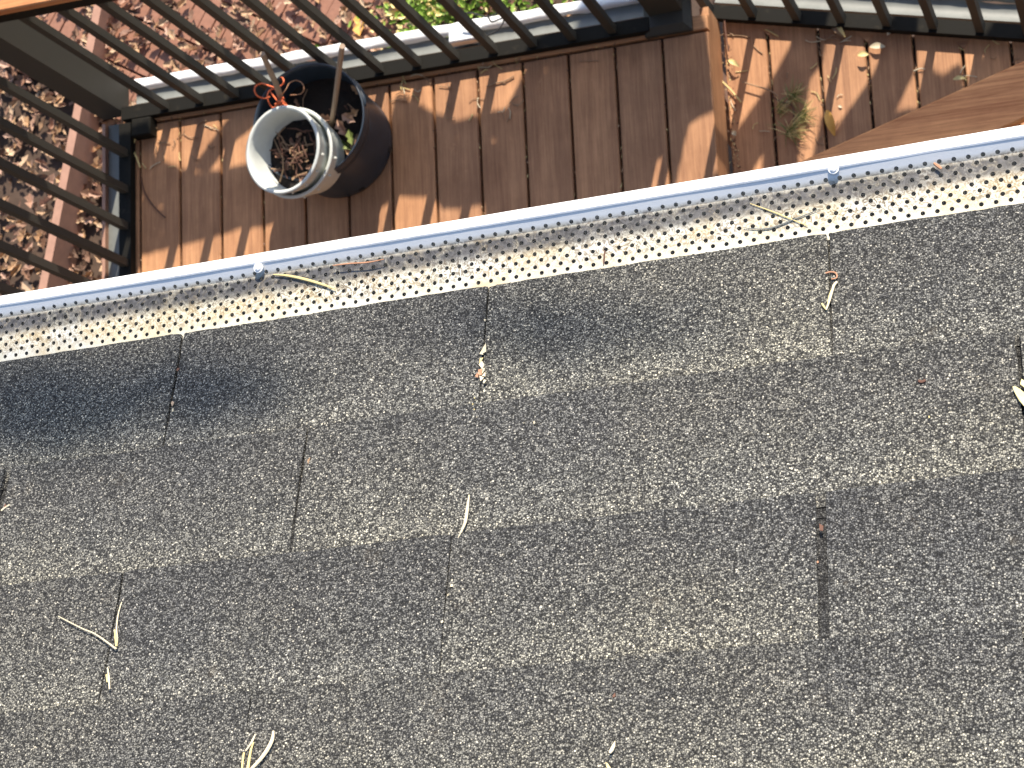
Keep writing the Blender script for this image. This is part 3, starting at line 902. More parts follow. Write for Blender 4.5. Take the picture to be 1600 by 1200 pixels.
# nested pale pots, leaning left
axis = Vector((-0.17, -0.10, 1)).normalized()
topc = at(441, 234, 0.345)
rotq = axis.to_track_quat('Z', 'Y').to_matrix().to_4x4()
def pale_pot(name, centre, H, rt, rb_, label, with_soil):
    e = empty(name, centre - axis * H, label, "plant pot")
    mw = Matrix.Translation(centre - axis * H) @ rotq
    mb = MB()
    mb.lathe([(0.001, 0.003), (rb_, 0.003), (rb_ + 0.003, 0.006), (rt - 0.012, H - 0.045), (rt - 0.007, H - 0.040), (rt - 0.004, H - 0.007), (rt + 0.0015, H - 0.004), (rt + 0.002, H), (rt - 0.004, H + 0.002),
              (rt - 0.0095, H - 0.002), (rt - 0.0115, H - 0.03), (rt - 0.016, H - 0.05), (rb_ + 0.0, 0.012), (0.001, 0.010)], 56)
    body = mb.build("pot_body", M_potwhite, e, smooth=True, mw=mw)
    # moulding nubs under the lip
    for k in range(5):
        an = -0.9 + 0.42 * k
        mb = MB(); d = Vector((math.cos(an), math.sin(an), 0)) * (rt - 0.0045)
        mb.cbox((d.x - 0.003, d.y - 0.003, H - 0.032), (d.x + 0.003, d.y + 0.003, H - 0.025), 0.001)
        mb.build("lip_nub", M_potwhite, body, mw=mw)
    if with_soil:
        V = [(0, 0, H - 0.092)]; F = []
        for i in range(1, 6):
            for k in range(32):
                rr_ = (rt - 0.0205) * i / 5; an = 2 * math.pi * k / 32
                V.append((rr_ * math.cos(an), rr_ * math.sin(an), H - 0.088 + 0.014 * noise.noise(Vector((rr_ * 40 * math.cos(an), rr_ * 40 * math.sin(an), 6)))))
        for k in range(32): F.append((0, 1 + k, 1 + (k + 1) % 32))
        for i in range(4):
            for k in range(32): F.append((1 + i * 32 + k, 1 + i * 32 + (k + 1) % 32, 1 + (i + 1) * 32 + (k + 1) % 32, 1 + (i + 1) * 32 + k))
        obj("soil", V, F, M_soil, e, mw=mw)
        r = random.Random(33)
        for i in range(44):
            an = r.uniform(0, 6.28); rad = r.uniform(0, 0.085)
            q = Vector((rad * math.cos(an), rad * math.sin(an), H - 0.076 + r.uniform(0, 0.02)))
            dv = Vector((r.uniform(-1, 1), r.uniform(-1, 1), r.uniform(-.1, .25))).normalized() * r.uniform(0.015, 0.042)
            mb = MB(); mb.tube([q - dv, q + Vector((r.uniform(-.01, .01), r.uniform(-.01, .01), .004)), q + dv], [0.0026, 0.0022, 0.0011], 5)
            mb.build("dry_stem", M_stem if r.random() < .35 else M_stem2, e, mw=mw)
        for i in range(14):
            an = r.uniform(0, 6.28); rad = r.uniform(0, 0.085)
            mb = MB(); leaf_geo(mb, (rad * math.cos(an), rad * math.sin(an), H - 0.072), r.uniform(.015, .03), r, 0)
            mb.build("dead_leaf", M_leaf[r.choice([0, 1, 2])], e, mw=mw)
    return e
pale_pot("plant_pot", topc, 0.150, 0.127, 0.098, "pale grey plastic pot filled with dead stems nested above its twin", True)
pale_pot("plant_pot", topc - axis * 0.058, 0.115, 0.132, 0.101, "pale grey plastic pot underneath holding the pot of dead stems", False)

# stakes and twine
def thing_tube(name, pts, rad, mat, label, cat, group=None, n=8, flat=1.0):
    mb = MB(); c = Vector(pts[0])
    mb.tube(pts, rad, n, 0, flat)
    o = mb.build(name, mat, smooth=False); return tag(o, label, cat, group)
s0, s1 = at(517, 199, 0.14), at(534.5, 72, 0.60)
thing_tube("garden_stake", [s0, (s0 * 2 + s1) / 3 + Vector((0.002, 0, 0)), s1], [0.0080, 0.0078, 0.0085], M_bamboo, "upright weathered brown stake in the middle of the black pot", "stake")
s2, s3 = at(448, 178, 0.15), at(410, 84, 0.52)
thing_tube("garden_stake", [s2, (s2 + s3) / 2 + Vector((0.004, 0, 0.0)), s3], [0.0095, 0.0090, 0.0080], M_bamboo, "leaning brown stake tied with orange twine at the pot's left rim", "stake")
tz = 0.27
def c2(x, y): return (360 + x / 4.2857, 60 + y / 4.2857)
def smooth_path(P, n=6):
    P = [Vector(p) for p in P]; out = []
    for i in range(len(P) - 1):
        p0 = P[max(i - 1, 0)]; p1 = P[i]; p2 = P[i + 1]; p3 = P[min(i + 2, len(P) - 1)]
        for k in range(n):
            t = k / n
            out.append(0.5 * ((2 * p1) + (p2 - p0) * t + (2 * p0 - 5 * p1 + 4 * p2 - p3) * t * t + (3 * p1 - p0 - 3 * p2 + p3) * t ** 3))
    out.append(P[-1]); return out
tw = empty("twine_bow", at(435, 145, tz), "bright orange twine tied in a loopy bow around the leaning stake", "twine")
loops = [[(300, 330), (260, 318), (210, 302), (170, 320), (162, 355), (185, 388), (230, 402), (262, 392)],
         [(300, 330), (335, 318), (357, 295), (352, 268), (338, 260)],
         [(330, 395), (370, 345), (395, 300), (440, 282), (480, 300), (492, 340), (468, 372), (400, 380)],
         [(300, 335), (262, 350), (248, 385), (258, 430), (285, 465), (320, 440), (345, 420), (375, 440)],
         [(270, 360), (300, 400), (325, 425), (360, 400)], [(345, 385), (350, 430), (330, 455)], [(300, 440), (345, 425), (385, 455)],
         [(315, 320), (300, 345), (330, 350)], [(355, 395), (340, 420), (372, 452)]]
for i, L in enumerate(loops):
    pts = smooth_path([at(*c2(x, y), tz + 0.018 * math.sin(x * .05 + i) + (0.03 if i in (0, 1) else 0)) for x, y in L])
    mb = MB(); mb.tube(pts, 0.0023 if i != 2 else 0.0013, 6)
    mb.build("twine_loop", M_twine if i != 2 else M_needle_red, tw, smooth=True)

# ---------------------------------------------------------------- litter on the deck
def deck_tube(pix, z, rad, mat, name, label, cat, group=None, lift=0.003, n=6):
    pts = smooth_path([at(x, y, z + lift) for x, y in pix], 5)
    return thing_tube(name, pts, rad, mat, label, cat, group, n)
deck_tube([(237, 197), (222, 202), (212, 216), (208, 232), (214, 248), (219, 262)], 0, 0.0028, M_straw2, "dry_stem", "curved pale dry stem beside the left railing corner", "stem", lift=0.012)
deck_tube([(220, 276), (226, 300), (240, 322), (258, 340)], 0, 0.0022, M_stem2, "dry_stem", "thin dark curved stem on the leftmost deck boards", "stem", lift=0.005)
deck_tube([(1134, 14), (1132, 30), (1135, 60), (1139, 80)], LZ, 0.0026, M_stem2, "hanging_string", "dark string hanging from the short railing over the landing", "string", lift=0.03)
deck_tube([(1128, 127), (1143, 142), (1158, 160)], LZ, 0.0028, M_straw2, "twig", "pale straight twig lying diagonally on the first landing board", "twig", lift=0.012)
deck_tube([(1160, 128), (1180, 134), (1202, 141), (1215, 150)], LZ, 0.0022, M_stem, "twig", "thin bent twig reaching toward the green pine sprig", "twig", lift=0.02)
deck_tube([(1135, 55), (1160, 56), (1172, 60)], LZ, 0.0016, M_stem, "twig", "thin brown twig lying crosswise near the hanging string", "twig", lift=0.004)
deck_tube([(1196, 46), (1206, 51), (1216, 57)], LZ, 0.0022, M_straw2, "twig", "short pale twig across the first landing gap near the railing", "twig", lift=0.006)
deck_tube([(760, 135), (775, 130), (790, 126), (803, 119)], 0, 0.0024, M_stem, "twig", "curved brown twig on a sunlit board right of the pots", "twig", lift=0.005)
deck_tube([(905, 96), (935, 95)], 0, 0.0014, M_stem, "twig", "tiny straight twig on a shaded board below the post", "twig")
def needle_group(pts_list, z, label, group, seed):
    r = random.Random(seed)
    for (x, y) in pts_list:
        an = r.uniform(0, 6.28); L = r.uniform(10, 26)
        dx, dy = math.cos(an) * L, math.sin(an) * L * 0.7
        bx, by = r.uniform(-4, 4), r.uniform(-4, 4)
        deck_tube([(x - dx / 2, y - dy / 2), (x + bx, y + by), (x + dx / 2, y + dy / 2)], z, r.choice([0.0011, 0.0014, 0.0017]), r.choice([M_straw2, M_straw, M_stem, M_stem]), "pine_needle", label, "pine needle", group, lift=r.uniform(0.002, 0.007), n=5)
r = random.Random(77)
needle_group([(r.uniform(622, 676), r.uniform(108, 160)) for _ in range(14)], 0, "dry pine needle on the deck boards just right of the black pot", "pine needles right of the pot", 1)
needle_group([(r.uniform(690, 815), r.uniform(92, 185)) for _ in range(26)], 0, "dry pine needle on the sunlit boards by the long railing", "pine needles by the long railing", 2)
needle_group([(r.uniform(222, 345), r.uniform(190, 262)) for _ in range(22)], 0, "dry pine needle on the left corner boards", "pine needles in the left corner", 3)
needle_group([(r.uniform(1130, 1330), r.uniform(50, 220)) for _ in range(34)], LZ, "dry pine needle on the landing boards", "pine needles on the landing", 4)
needle_group([(r.uniform(1425, 1590), r.uniform(60, 150)) for _ in range(12)], LZ, "dry pine needle at the right end of the landing", "pine needles at the right", 5)

def crumbs(name, spots, label, seed, n):
    r = random.Random(seed); mb = MB()
    for i in range(n):
        x, y, z = spots(r)
        s_ = r.uniform(0.0015, 0.005); L_ = r.uniform(0.003, 0.016); an = r.gauss(1.57, 0.5)
        u = Vector((math.cos(an), math.sin(an), r.uniform(-.25, .25))).normalized() * L_ / 2; w = Vector((-u.y, u.x, 0)).normalized() * s_ / 2
        c = Vector((x, y, z)); h = UPZ * 0.0012
        mb.add([c - u, c + w, c + u, c - w, c + h], [(0, 1, 4), (1, 2, 4), (2, 3, 4), (3, 0, 4)], r.choices([0, 1, 2, 3], [3, 2, 3, 2])[0])
    o = mb.build(name, [M_stem2, M_straw2, M_leaf[3], M_leaf[0]]); return tag(o, label, "debris", kind='stuff')
def spot_a(r):
    k = r.randrange(0, 13)
    return X0 + PB * k + r.uniform(-.0045, .0045), 1.5 + 0.65 * r.random() ** 0.7, r.uniform(-0.009, 0.0005)
def spot_b(r):
    k = r.randrange(0, 8); x = g2[k] + r.uniform(-.0055, .0055)
    return x, r.uniform(1.6, bline(x)), LZ + r.uniform(-0.008, 0.001)
def spot_c(r): return r.uniform(-3.0, -1.3), 2.1535 + r.gauss(0, .006), r.uniform(-0.003, 0.001)
def spot_d(r): return -1.128 + abs(r.gauss(0, .010)), r.uniform(1.65, 2.2), LZ + r.uniform(0, 0.004)
crumbs("gap_debris", spot_a, "crumbs and needle bits caught in the gaps of the main deck boards", 41, 330)
crumbs("gap_debris", spot_b, "crumbs and needle bits caught in the gaps of the landing boards", 42, 330)
crumbs("gap_debris", spot_c, "crumbs along the seam of the border board below the long railing", 43, 150)
crumbs("gap_debris", spot_d, "golden crumbs gathered at the foot of the bright riser", 44, 160)

def blade(name, px0, px1, wpx, z, mat, label, cat="leaf", lift=0.006, arch=0.006, group=None):
    """a pointed, folded leaf from one pixel to another on the plane z"""
    A, B = at(*px0, z + lift), at(*px1, z + lift)
    t = (B - A); L = t.length; t.normalize(); s = Vector((-t.y, t.x, 0)); s.normalize()
    w = wpx / 490
    V = []; F = []; n = 8
    for i in range(n + 1):
        f = i / n; ww = w * math.sin(math.pi * min(1, f * 0.93 + 0.04)) ** 0.8 / 2
        c = A + t * L * f + UPZ * (arch * math.sin(math.pi * f))
        V += [c - s * ww + UPZ * 0.25 * ww, c - UPZ * 0.12 * ww, c + s * ww + UPZ * 0.45 * ww]
    for i in range(n):
        for j in range(2): F.append((3 * i + j, 3 * i + j + 1, 3 * i + j + 4, 3 * i + j + 3))
    V += [v - UPZ * 0.0007 for v in V[:3 * (n + 1)]]
    k = 3 * (n + 1)
    F += [tuple(x + k for x in f)[::-1] for f in F[:]]
    o = obj(name, V, F, mat, smooth=True); return tag(o, label, cat, group)
blade("fallen_leaf", (1138, 94), (1155, 104), 7, LZ, M_leafy, "curled pale leaf casting a small shadow near the riser", lift=0.02, arch=0.012)
blade("fallen_leaf", (1340, 86), (1357, 85), 8, LZ, M_leafy, "small oval cream leaf beside the third landing gap", lift=0.022, arch=0.006)
blade("fallen_leaf", (1359, 73), (1383, 73), 9, LZ, M_straw, "wrinkled cream leaf just above the oval cream leaf", lift=0.012, arch=0.008)
blade("fallen_leaf", (1489, 124), (1508, 122), 6, LZ, M_leafy, "pale leaf near the gap at the right above the wood cap", lift=0.012, arch=0.008)
blade("fallen_leaf", (1297, 40), (1318, 58), 7, LZ, M_stem, "long brown leaf under the short railing", lift=0.012, arch=0.012)
blade("fallen_leaf", (1306, 36), (1321, 58), 6, LZ, M_straw2, "narrow straw coloured leaf crossing the brown leaf by the railing", lift=0.018, arch=0.012)
blade("fallen_leaf", (1292, 172), (1304, 212), 13, LZ, M_leafg, "orange brown curled leaf at the end of the landing gap beside the pine sprig", lift=0.01, arch=0.015)
blade("fallen_leaf", (1386, 55), (1392, 50), 5, LZ, M_straw, "tiny cream leaf against the short railing", lift=0.008, arch=0.004)
blade("fallen_leaf", (1145, 205), (1150, 212), 7, LZ, M_straw, "small bright leaf scrap at the foot of the riser", lift=0.012, arch=0.004)
blade("fallen_leaf", (1310, 165), (1316, 168), 4, LZ, M_straw, "tiny pale scrap on the third landing board", lift=0.003, arch=0.001)

# green pine sprig on the landing
spc = at(1238, 165, LZ + 0.012)
sp = empty("pine_sprig", spc, "green pine sprig with yellowing needles lying on the landing", "pine sprig")
stem = smooth_path([at(x, y, LZ + 0.012) for x, y in ((1206, 150), (1222, 160), (1238, 165), (1240, 190), (1236, 205))], 4)
mb = MB(); mb.tube(stem, 0.0024, 6); mb.build("twig_stem", M_stem2, sp)
r = random.Random(8)
ng = MB()
for cxp_, cyp_, n, spread in ((1238, 152, 46, 26), (1232, 207, 56, 32), (1250, 182, 40, 28), (1216, 172, 20, 22)):
    for i in range(n):
        an = r.uniform(-1.1, 1.3) if r.random() < 0.75 else r.uniform(0, 6.28)
        L = r.uniform(0.5, 1.15) * spread
        x1, y1 = cxp_ + math.cos(an) * L, cyp_ + math.sin(an) * L * 1.05 - 5
        p0 = at(cxp_ + r.uniform(-5, 5), cyp_ + r.uniform(-7, 7), LZ + 0.010); p1 = at(x1, y1, LZ + r.uniform(0.005, 0.045))
        mid = (p0 + p1) / 2 + UPZ * r.uniform(0.003, 0.012)
        ng.tube([p0, mid, p1], [0.0012, 0.0011, 0.0004], 3, 0 if r.random() < 0.5 else 1)
o = ng.build("needles", [M_green, M_straw2], sp); o['kind'] = 'stuff'

# ---------------------------------------------------------------- cable box on the flashing
jb = empty("cable_box", at(755, 40, 0.0), "small pale box with black cable ties on the flashing outside the railing", "cable box")
p = at(727, 52, 0.005)
mb = MB(); mb.cbox((p.x - 0.055, p.y - 0.022, -0.035), (p.x + 0.04, p.y + 0.022, 0.005), 0.004); mb.build("housing", M_white, jb)
for L in ([(710, 24), (735, 20), (760, 26), (785, 18)], [(788, 20), (786, 36), (776, 48), (762, 55)], [(762, 24), (768, 34), (780, 30), (792, 26)], [(722, 40), (742, 44), (757, 54)]):
    mb = MB(); mb.tube(smooth_path([at(x, y, 0.02) for x, y in L], 5), 0.0028, 6); mb.build("cable", M_black, jb)

# ---------------------------------------------------------------- litter on the roof and guard
def roof_tube(pix, rad, mat, name, label, cat, group=None, lift=0.0065, n=6, flat=0.6):
    rr_ = [rp(x, y, lift) for x, y in pix]
    pts = smooth_path(rr_, 6)
    if isinstance(rad, (list, tuple)):
        rad = [np.interp(i / (len(pts) - 1), np.linspace(0, 1, len(rad)), rad) for i in range(len(pts))]
    return thing_tube(name, pts, rad, mat, label, cat, group, n, flat)
vn = empty("pine_needle_pair", rp(180, 1012, 0.006), "pair of bleached pine needles joined in a V on the lower left shingles", "pine needles")
mb = MB(); pts = smooth_path([rp(x, y, 0.0078) for x, y in ((91, 963), (110, 973), (130, 983), (147, 990), (165, 1002), (181, 1014))], 6)
mb.tube(pts, [float(np.interp(i, [0, len(pts) - 1], [0.0005, 0.0009])) for i in range(len(pts))], 6, 0, .7); mb.build("needle", M_straw, vn)
mb = MB(); pts = smooth_path([rp(x, y, 0.0078) for x, y in ((190, 941), (185, 958), (182, 980), (183, 1000), (181, 1014))], 6)
mb.tube(pts, [float(np.interp(i, [0, len(pts) - 1], [0.0005, 0.0009])) for i in range(len(pts))], 6, 0, .7); mb.build("needle", M_straw, vn)
mb = MB(); pts = [rp(x, y, 0.009) for x, y in ((179, 984), (181, 996), (182, 1010))]; mb.tube(pts, [0.0006, 0.0013, 0.0010], 6); mb.build("needle_sheath", M_straw2, vn)
roof_tube([(168, 1043), (170, 1060), (171, 1077)], [0.0006, 0.0010, 0.0008], M_straw, "needle_scrap", "short straight bleached needle scrap below the V shaped pair", "needle scrap")
roof_tube([(166, 1054), (168, 1066)], 0.0009, M_straw2, "needle_scrap", "tiny yellow scrap touching the short straight one", "needle scrap")
roof_tube([(733, 773), (730, 795), (727, 815), (721, 830), (715, 842)], [0.0005, 0.0014, 0.0014, 0.0008, 0.0004], M_straw, "straw_blade", "single slender straw blade lying on the middle shingles", "straw")
roof_tube([(427, 1142), (425, 1156), (417, 1172), (406, 1187), (392, 1202)], [0.0009, 0.0017, 0.0019, 0.0017, 0.0014], M_straw, "straw_blade", "thick curved cream straw at the bottom edge left of centre", "straw", lift=0.0085)
roof_tube([(399, 1147), (393, 1160), (384, 1173)], [0.0006, 0.0010, 0.0007], M_straw, "needle_scrap", "slanted bleached scrap left of the thick curved straw", "needle scrap", lift=0.007)
roof_tube([(381, 1176), (379, 1190), (378, 1204)], 0.0009, M_straw2, "needle_scrap", "upright yellow scrap at the bottom edge, leftmost of its cluster", "needle scrap", lift=0.007)
roof_tube([(396, 1160), (392, 1172), (389, 1188), (387, 1204)], [0.0006, 0.0009, 0.0012, 0.0012], M_straw2, "needle_scrap", "long upright yellow scrap between the leftmost and the curved straw", "needle scrap", lift=0.007)
roof_tube([(1308, 440), (1303, 446), (1300, 456), (1296, 470), (1291, 484)], [0.0010, 0.0012, 0.0010, 0.0009, 0.0006], M_straw, "needle_scrap", "bleached split needle in the slot under the right end of the guard", "needle scrap", lift=0.007)
roof_tube([(1300, 452), (1296, 463), (1293, 478)], [0.0007, 0.0009, 0.0005], M_straw2, "needle_scrap", "thinner needle beside the bleached split needle", "needle scrap", lift=0.007)
roof_tube([(1290, 427), (1298, 425), (1306, 427), (1307, 434), (1299, 436)], 0.0008, M_needle_red, "needle_scrap", "small reddish loop above the bleached split needle", "needle scrap", lift=0.007)
roof_tube([(1284, 474), (1288, 480), (1292, 484)], 0.0008, M_straw2, "needle_scrap", "short yellow fleck left of the bleached split needle", "needle scrap")
# shards packed in the slot right of centre top
r = random.Random(4)
def shard(px, py, s, mat, label, group, seed, lift=0.0062, cat="leaf scrap"):
    rr_ = random.Random(seed)
    a, b = roof_at(px, py, lift)
    an = rr_.uniform(0, 6.28)
    pts = []
    k = rr_.choice([3, 4, 4])
    for i in range(k):
        t_ = an + 6.283 * i / k + rr_.uniform(-.35, .35); q = s * rr_.uniform(0.5, 1.1)
        pts.append((a + math.cos(t_) * q * 0.6, b + math.sin(t_) * q, lift + rr_.uniform(0, 0.0012)))
    V = [roof_pt(*p) for p in pts] + [roof_pt(p[0], p[1], p[2] - 0.0008) for p in pts]
    F = [tuple(range(k)), tuple(range(k, 2 * k))[::-1]] + [(i, k + i, k + (i + 1) % k, (i + 1) % k) for i in range(k)]
    o = obj("leaf_scrap", V, F, mat); return tag(o, label, cat, group)
for i, (px, py, s, mt) in enumerate([(757, 545, .0032, M_straw), (753, 552, .0024, M_straw), (752, 562, .0028, M_straw2), (753, 570, .0030, M_straw), (755, 577, .0034, M_straw), (751, 582, .0030, M_needle_red),
                                     (757, 585, .0026, M_straw), (753, 592, .0034, M_straw), (746, 586, .0020, M_needle_red), (757, 597, .0020, M_straw)]):
    shard(px, py, s * 1.7, mt, "pale leaf scrap wedged in the shingle slot below the middle of the guard", "scraps in the middle slot", i)
for i, (px, py, s, mt) in enumerate([(758, 500, .0018, M_straw), (742, 622, .0014, M_straw2), (741, 640, .0016, M_straw2), (739, 632, .0012, M_straw2), (745, 652, .0012, M_straw)]):
    shard(px, py, s, mt, "tiny crumb in the faint line above and below the wedged scraps", "crumbs along the middle slot", 30 + i)
for i, (px, py, s, mt, lab) in enumerate([(835, 661, .0026, M_straw, "larger of two cream specks near the photo's centre"), (819, 661, .0014, M_straw, "smaller of two cream specks near the photo's centre"),
                                    (482, 720, .0042, M_stem, "brown leaf scrap at the top of the left second course slot"), (278, 578, .0036, M_stem2, "dark brown scrap in the upper left slot"),
                                    (270, 630, .0032, M_leaf[4], "pinkish tan scrap in the upper left slot"), (1284, 826, .0048, M_stem2, "dark brown scrap in the wide right slot"),
                                    (270, 641, .0020, M_straw, "pale crumb just below the pinkish tan scrap"), (960, 1085, .0040, M_stem2, "brown stain like scrap in the faint slot low in the centre"),
                                    (691, 972, .0020, M_straw, "small cream crumb below the middle third course slot"), (8, 790, .004, M_stem2, "brown scrap in the slot at the left photo edge"),
                                    (706, 915, .0022, M_straw, "cream sliver in the middle third course slot"), (700, 930, .0020, M_straw, "cream crumb in the middle third course slot"),
                                    (1452, 652, .0020, M_straw2, "yellowish speck right of centre on the shingles"), (1278, 878, .0022, M_needle_red, "reddish crumb on the left lip of the wide right slot")]):
    shard(px, py, s, mt, lab, None, 60 + i)
def roof_blade(pts, label, mat, lift=0.008):
    V = []
    for (x, y) in pts: V.append(rp(x, y, lift + 0.001 * rnd.random()))
    k = len(V); V += [v - NR * 0.0012 for v in V[:k]]
    F = [tuple(range(k)), tuple(range(k, 2 * k))[::-1]] + [(i, k + i, k + (i + 1) % k, (i + 1) % k) for i in range(k)]
    o = obj("leaf_piece", V, F, mat); return tag(o, label, "leaf piece")
roof_blade([(961, 1157), (957, 1163), (952, 1172), (951, 1176), (954, 1177), (958, 1173), (961, 1166)], "narrow cream leaf piece near the bottom edge right of centre", M_straw)
roof_blade([(946, 1191), (949, 1203), (957, 1206), (953, 1198), (949, 1192)], "pointed cream leaf tip cut by the bottom edge", M_leafy)
roof_blade([(1582, 604), (1586, 614), (1592, 625), (1600, 634), (1612, 640), (1616, 628), (1606, 618), (1594, 608), (1586, 603)], "pointed yellow leaf at the right photo edge", M_leafy)
roof_blade([(1596, 592), (1594, 600), (1602, 606), (1612, 608), (1606, 598)], "small yellow leaf flap above the pointed yellow leaf", M_leafy)
roof_tube([(2, 798), (8, 793), (15, 789)], 0.0009, M_straw, "needle_scrap", "short pinkish needle piece in the slot at the left photo edge", "needle scrap")
roof_tube([(1435, 595), (1440, 597), (1446, 594)], 0.0012, M_stem2, "needle_scrap", "tiny dark curl on the right hand shingles", "needle scrap")

def guard_at(x, y, lift=0.001):
    z0 = 5.26 + g_origin_z; r_ = ray(x, y)
    nrm = (UPZ * math.cos(TILT) + OUT * math.sin(TILT)).normalized()
    O = gpt(0, g_origin_o, g_origin_z) + nrm * lift
    t = (O - CAM).dot(nrm) / r_.dot(nrm)
    return CAM + r_ * t
def guard_tube(pix, rad, mat, label, lift=0.0012):
    pts = smooth_path([guard_at(x, y, lift) for x, y in pix], 6)
    if isinstance(rad, (list, tuple)): rad = [float(np.interp(i / (len(pts) - 1), np.linspace(0, 1, len(rad)), rad)) for i in range(len(pts))]
    return thing_tube("pine_needle", pts, rad, mat, label, "pine needle", None, 6, 0.7)
guard_tube([(427, 429), (450, 431), (478, 437), (505, 445), (524, 452)], [0.0005, 0.0012, 0.0014, 0.0012, 0.0005], M_straw2, "yellow needle on the guard's left third below a screw", 0.0022)
guard_tube([(520, 415), (545, 412), (575, 410), (600, 405)], [0.0005, 0.0008, 0.0008, 0.0004], M_needle_red, "faint reddish needle along the fold right of the yellow needle", 0.006)
guard_tube([(1172, 318), (1205, 330), (1235, 342), (1262, 353)], [0.0003, 0.0006, 0.0006, 0.0004], M_straw2, "long thin needle on the guard right of centre")
guard_tube([(1162, 356), (1200, 357), (1240, 343), (1282, 326)], [0.0003, 0.0007, 0.0007, 0.0003], M_greymetal, "thin grey needle crossing the long thin needle")
guard_tube([(945, 391), (944, 402), (943, 413)], [0.0005, 0.0008, 0.0005], M_stem2, "short dark upright needle piece in the middle of the guard")
guard_tube([(1459, 255), (1466, 260), (1471, 264)], [0.001, 0.0016, 0.001], M_needle_red, "rusty bud scrap in the fold near the right end", 0.004)

# ---------------------------------------------------------------- added oak out of view; leaf clusters shaped to cast the deck shade
def in_poly(x, y, P):
    c = False; j = len(P) - 1
    for i in range(len(P)):
        if (P[i][1] > y) != (P[j][1] > y) and x < (P[j][0] - P[i][0]) * (y - P[i][1]) / (P[j][1] - P[i][1]) + P[i][0]: c = not c
        j = i
    return c
def seg_d(x, y, a, b):
    dx, dy = b[0] - a[0], b[1] - a[1]
    t = max(0, min(1, ((x - a[0]) * dx + (y - a[1]) * dy) / (dx * dx + dy * dy + 1e-12)))
    return math.hypot(x - a[0] - t * dx, y - a[1] - t * dy)
def lift_pt(p, h): return p + SUN * ((h - p.z) / SUN.z)
shade = [  # outlines of the shaded parts on the boards (photo positions on the deck plane), plane height, leaf height range
    ([(180, 240), (236, 222), (246, 248), (280, 262), (312, 272), (345, 265), (385, 256), (460, 250), (560, 235), (600, 225), (618, 147), (672, 172), (712, 190), (745, 180), (790, 170), (812, 125), (830, 92), (900, 60),
      (960, 20), (1090, 0), (1104, 40), (1112, 101), (1118, 172), (1078, 192), (1056, 290), (1047, 290), (1044, 238), (1026, 252), (1008, 330), (760, 380), (756, 318), (722, 325), (690, 326), (680, 308), (620, 306), (600, 322), (560, 330), (480, 335), (420, 352), (372, 358), (322, 374), (268, 386), (225, 398), (180, 400)], 0.0, 1.05, 1.4, 22000),
    ([(430, 130), (385, 150), (340, 205), (300, 262), (325, 272), (350, 235), (400, 195), (440, 170)], 0.0, 1.05, 1.3, 3000),
    ([(1254, 30), (1300, 28), (1292, 62), (1286, 98), (1266, 125), (1262, 160), (1250, 212), (1246, 250), (1225, 300), (1190, 300), (1192, 240), (1175, 270), (1165, 300), (1130, 300), (1132, 235), (1153, 200), (1200, 133), (1225, 90)], LZ, 0.9, 1.15, 8500),
    ([(1356, 128), (1304, 203), (1284, 178), (1270, 240), (1262, 300), (1440, 300), (1440, 170), (1400, 175), (1432, 107), (1434, 40), (1402, 42)], LZ, 0.9, 1.15, 8500),
    ([(1440, 95), (1475, 115), (1500, 95), (1512, 120), (1500, 160), (1440, 180)], LZ, 1.0, 1.3, 350),
    ([(1560, 48), (1600, 44), (1640, 60), (1640, 140), (1500, 150), (1520, 108)], LZ, 1.0, 1.3, 1600),
    ([(1210, 262), (1600, 84), (1760, 10), (1780, 110), (1560, 215), (1280, 330)], 0.776, 1.3, 1.6, 6000),
]
oak = empty("added_shade_tree", (-0.71, 5.0, GZ), "unseen oak added beyond the long railing, leaves shaped to shade the deck boards", "tree")
fol = MB(); r = random.Random(2)
for P, z, h0, h1, cnt in shade:
    W = [at(x, y, z) for x, y in P]; Q = [(p.x, p.y) for p in W]
    xs = [q[0] for q in Q]; ys = [q[1] for q in Q]
    n = 0; tries = 0
    while n < cnt and tries < cnt * 20:
        tries += 1
        x = r.uniform(min(xs), max(xs)); y = r.uniform(min(ys), max(ys))
        if not in_poly(x, y, Q): continue
        if r.random() < 0.45:      # small leaves along the outline
            e_ = r.randrange(len(Q)); f_ = r.random()
            x = Q[e_ - 1][0] + (Q[e_][0] - Q[e_ - 1][0]) * f_ + r.uniform(-.02, .02); y = Q[e_ - 1][1] + (Q[e_][1] - Q[e_ - 1][1]) * f_ + r.uniform(-.02, .02)
            if not in_poly(x, y, Q): continue
        dd = min(seg_d(x, y, Q[k_ - 1], Q[k_]) for k_ in range(len(Q)))
        if dd < 0.004: continue
        h = r.uniform(h0, h1); c = lift_pt(Vector((x, y, z)), h)
        s = r.uniform(0.009, 0.012) if dd < 0.012 else r.uniform(0.014, 0.026)
        # leaf roughly facing the light
        u = Vector((r.uniform(-1, 1), r.uniform(-1, 1), r.uniform(-1, 1))); u = (u - SUN * u.dot(SUN) * 0.8).normalized()
        w = SUN.cross(u).normalized()
        fol.add([c - u * s * .6, c - w * s * .35, c + u * s * .6, c + w * s * .35], [(0, 1, 2, 3)]); n += 1
f = fol.build("foliage", M_leaf[2], oak); f['kind'] = 'stuff'
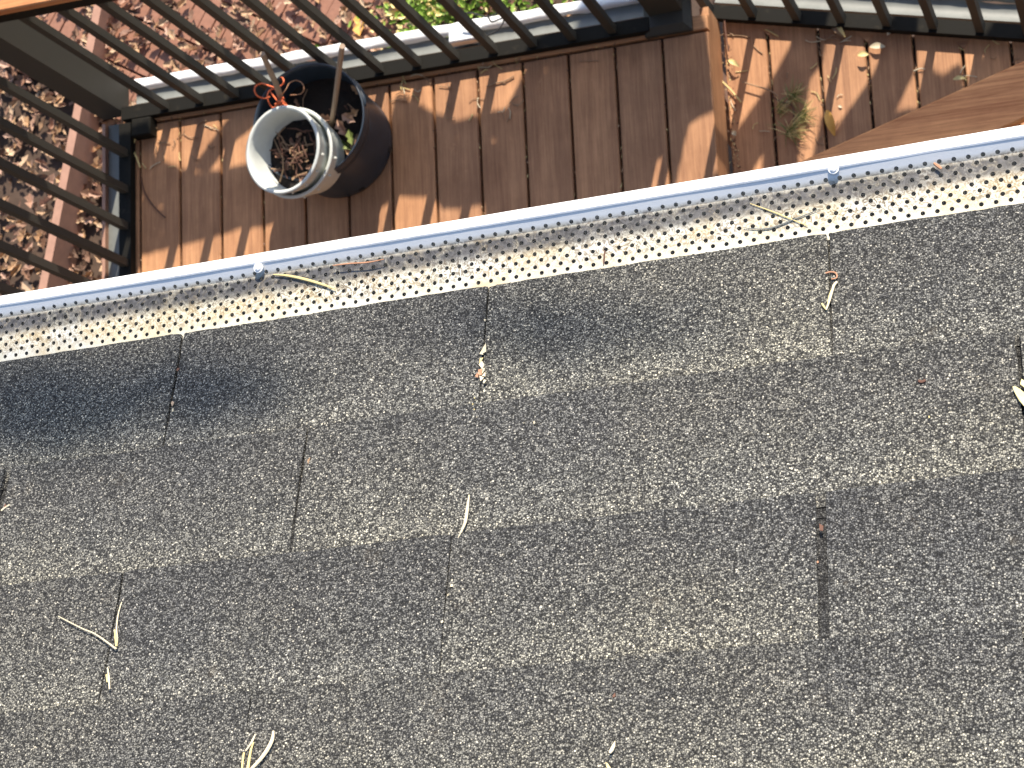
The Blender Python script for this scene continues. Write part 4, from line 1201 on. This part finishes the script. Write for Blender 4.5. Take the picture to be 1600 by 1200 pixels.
# sparse high crown, added to cast blurred shade on the first shingle courses
fol = MB()
for cxp_, cyp_, sx_, sy_, n in ((90, 640, 150, 62, 520), (860, 520, 170, 34, 110), (330, 610, 120, 50, 130)):
    for i in range(n):
        p = rp(cxp_ + r.gauss(0, sx_ * .6), cyp_ + r.gauss(0, sy_ * .6))
        c = lift_pt(p, r.uniform(8.2, 9.6)); s = r.uniform(0.012, 0.03)
        u = Vector((r.uniform(-1, 1), r.uniform(-1, 1), r.uniform(-1, 1))).normalized(); w = u.cross(SUN).normalized()
        fol.add([c - u * s * .6, c - w * s * .35, c + u * s * .6, c + w * s * .35], [(0, 1, 2, 3)])
f = fol.build("foliage", M_leaf[2], oak); f['kind'] = 'stuff'
mb = MB()
mb.tube([(-0.71, 5.0, GZ - 0.02), (-0.70, 4.98, 0), (-0.68, 5.0, 1.5), (-0.72, 5.05, 3.2), (-0.6, 5.2, 5.5)], [0.20, 0.15, 0.13, 0.11, 0.07], 12)
mb.tube([(-0.6, 5.2, 5.5), (-0.8, 5.8, 7.5), (-1.2, 6.6, 9.0)], [0.07, 0.05, 0.02], 9)
mb.build("trunk", M_bark, oak, smooth=True)
def limb(pts, r0, r1):
    P = smooth_path(pts, 4); mb = MB()
    mb.tube(P, [float(np.interp(i, [0, len(P) - 1], [r0, r1])) for i in range(len(P))], 7); mb.build("limb", M_bark, oak, smooth=True)
T0 = (-0.70, 5.0, 2.75)
limb([T0, lift_pt(Vector((-1.8, 1.85, 0)), 2.2), lift_pt(Vector((-2.1, 1.85, 0)), 1.7), lift_pt(Vector((-2.45, 1.82, 0)), 1.5), lift_pt(Vector((-2.9, 1.80, 0)), 1.25)], 0.05, 0.02)
limb([T0, lift_pt(Vector((-1.33, 1.62, 0)), 2.0), lift_pt(Vector((-1.1, 1.56, LZ)), 1.4), lift_pt(Vector((-0.95, 1.78, LZ)), 1.0)], 0.04, 0.015)
limb([T0, lift_pt(Vector((-1.2, 1.40, 0)), 2.0), lift_pt(Vector((-0.85, 1.35, LZ)), 1.5), lift_pt(Vector((-0.6, 1.68, LZ)), 1.05), lift_pt(Vector((-0.25, 1.75, LZ)), 1.1)], 0.04, 0.015)
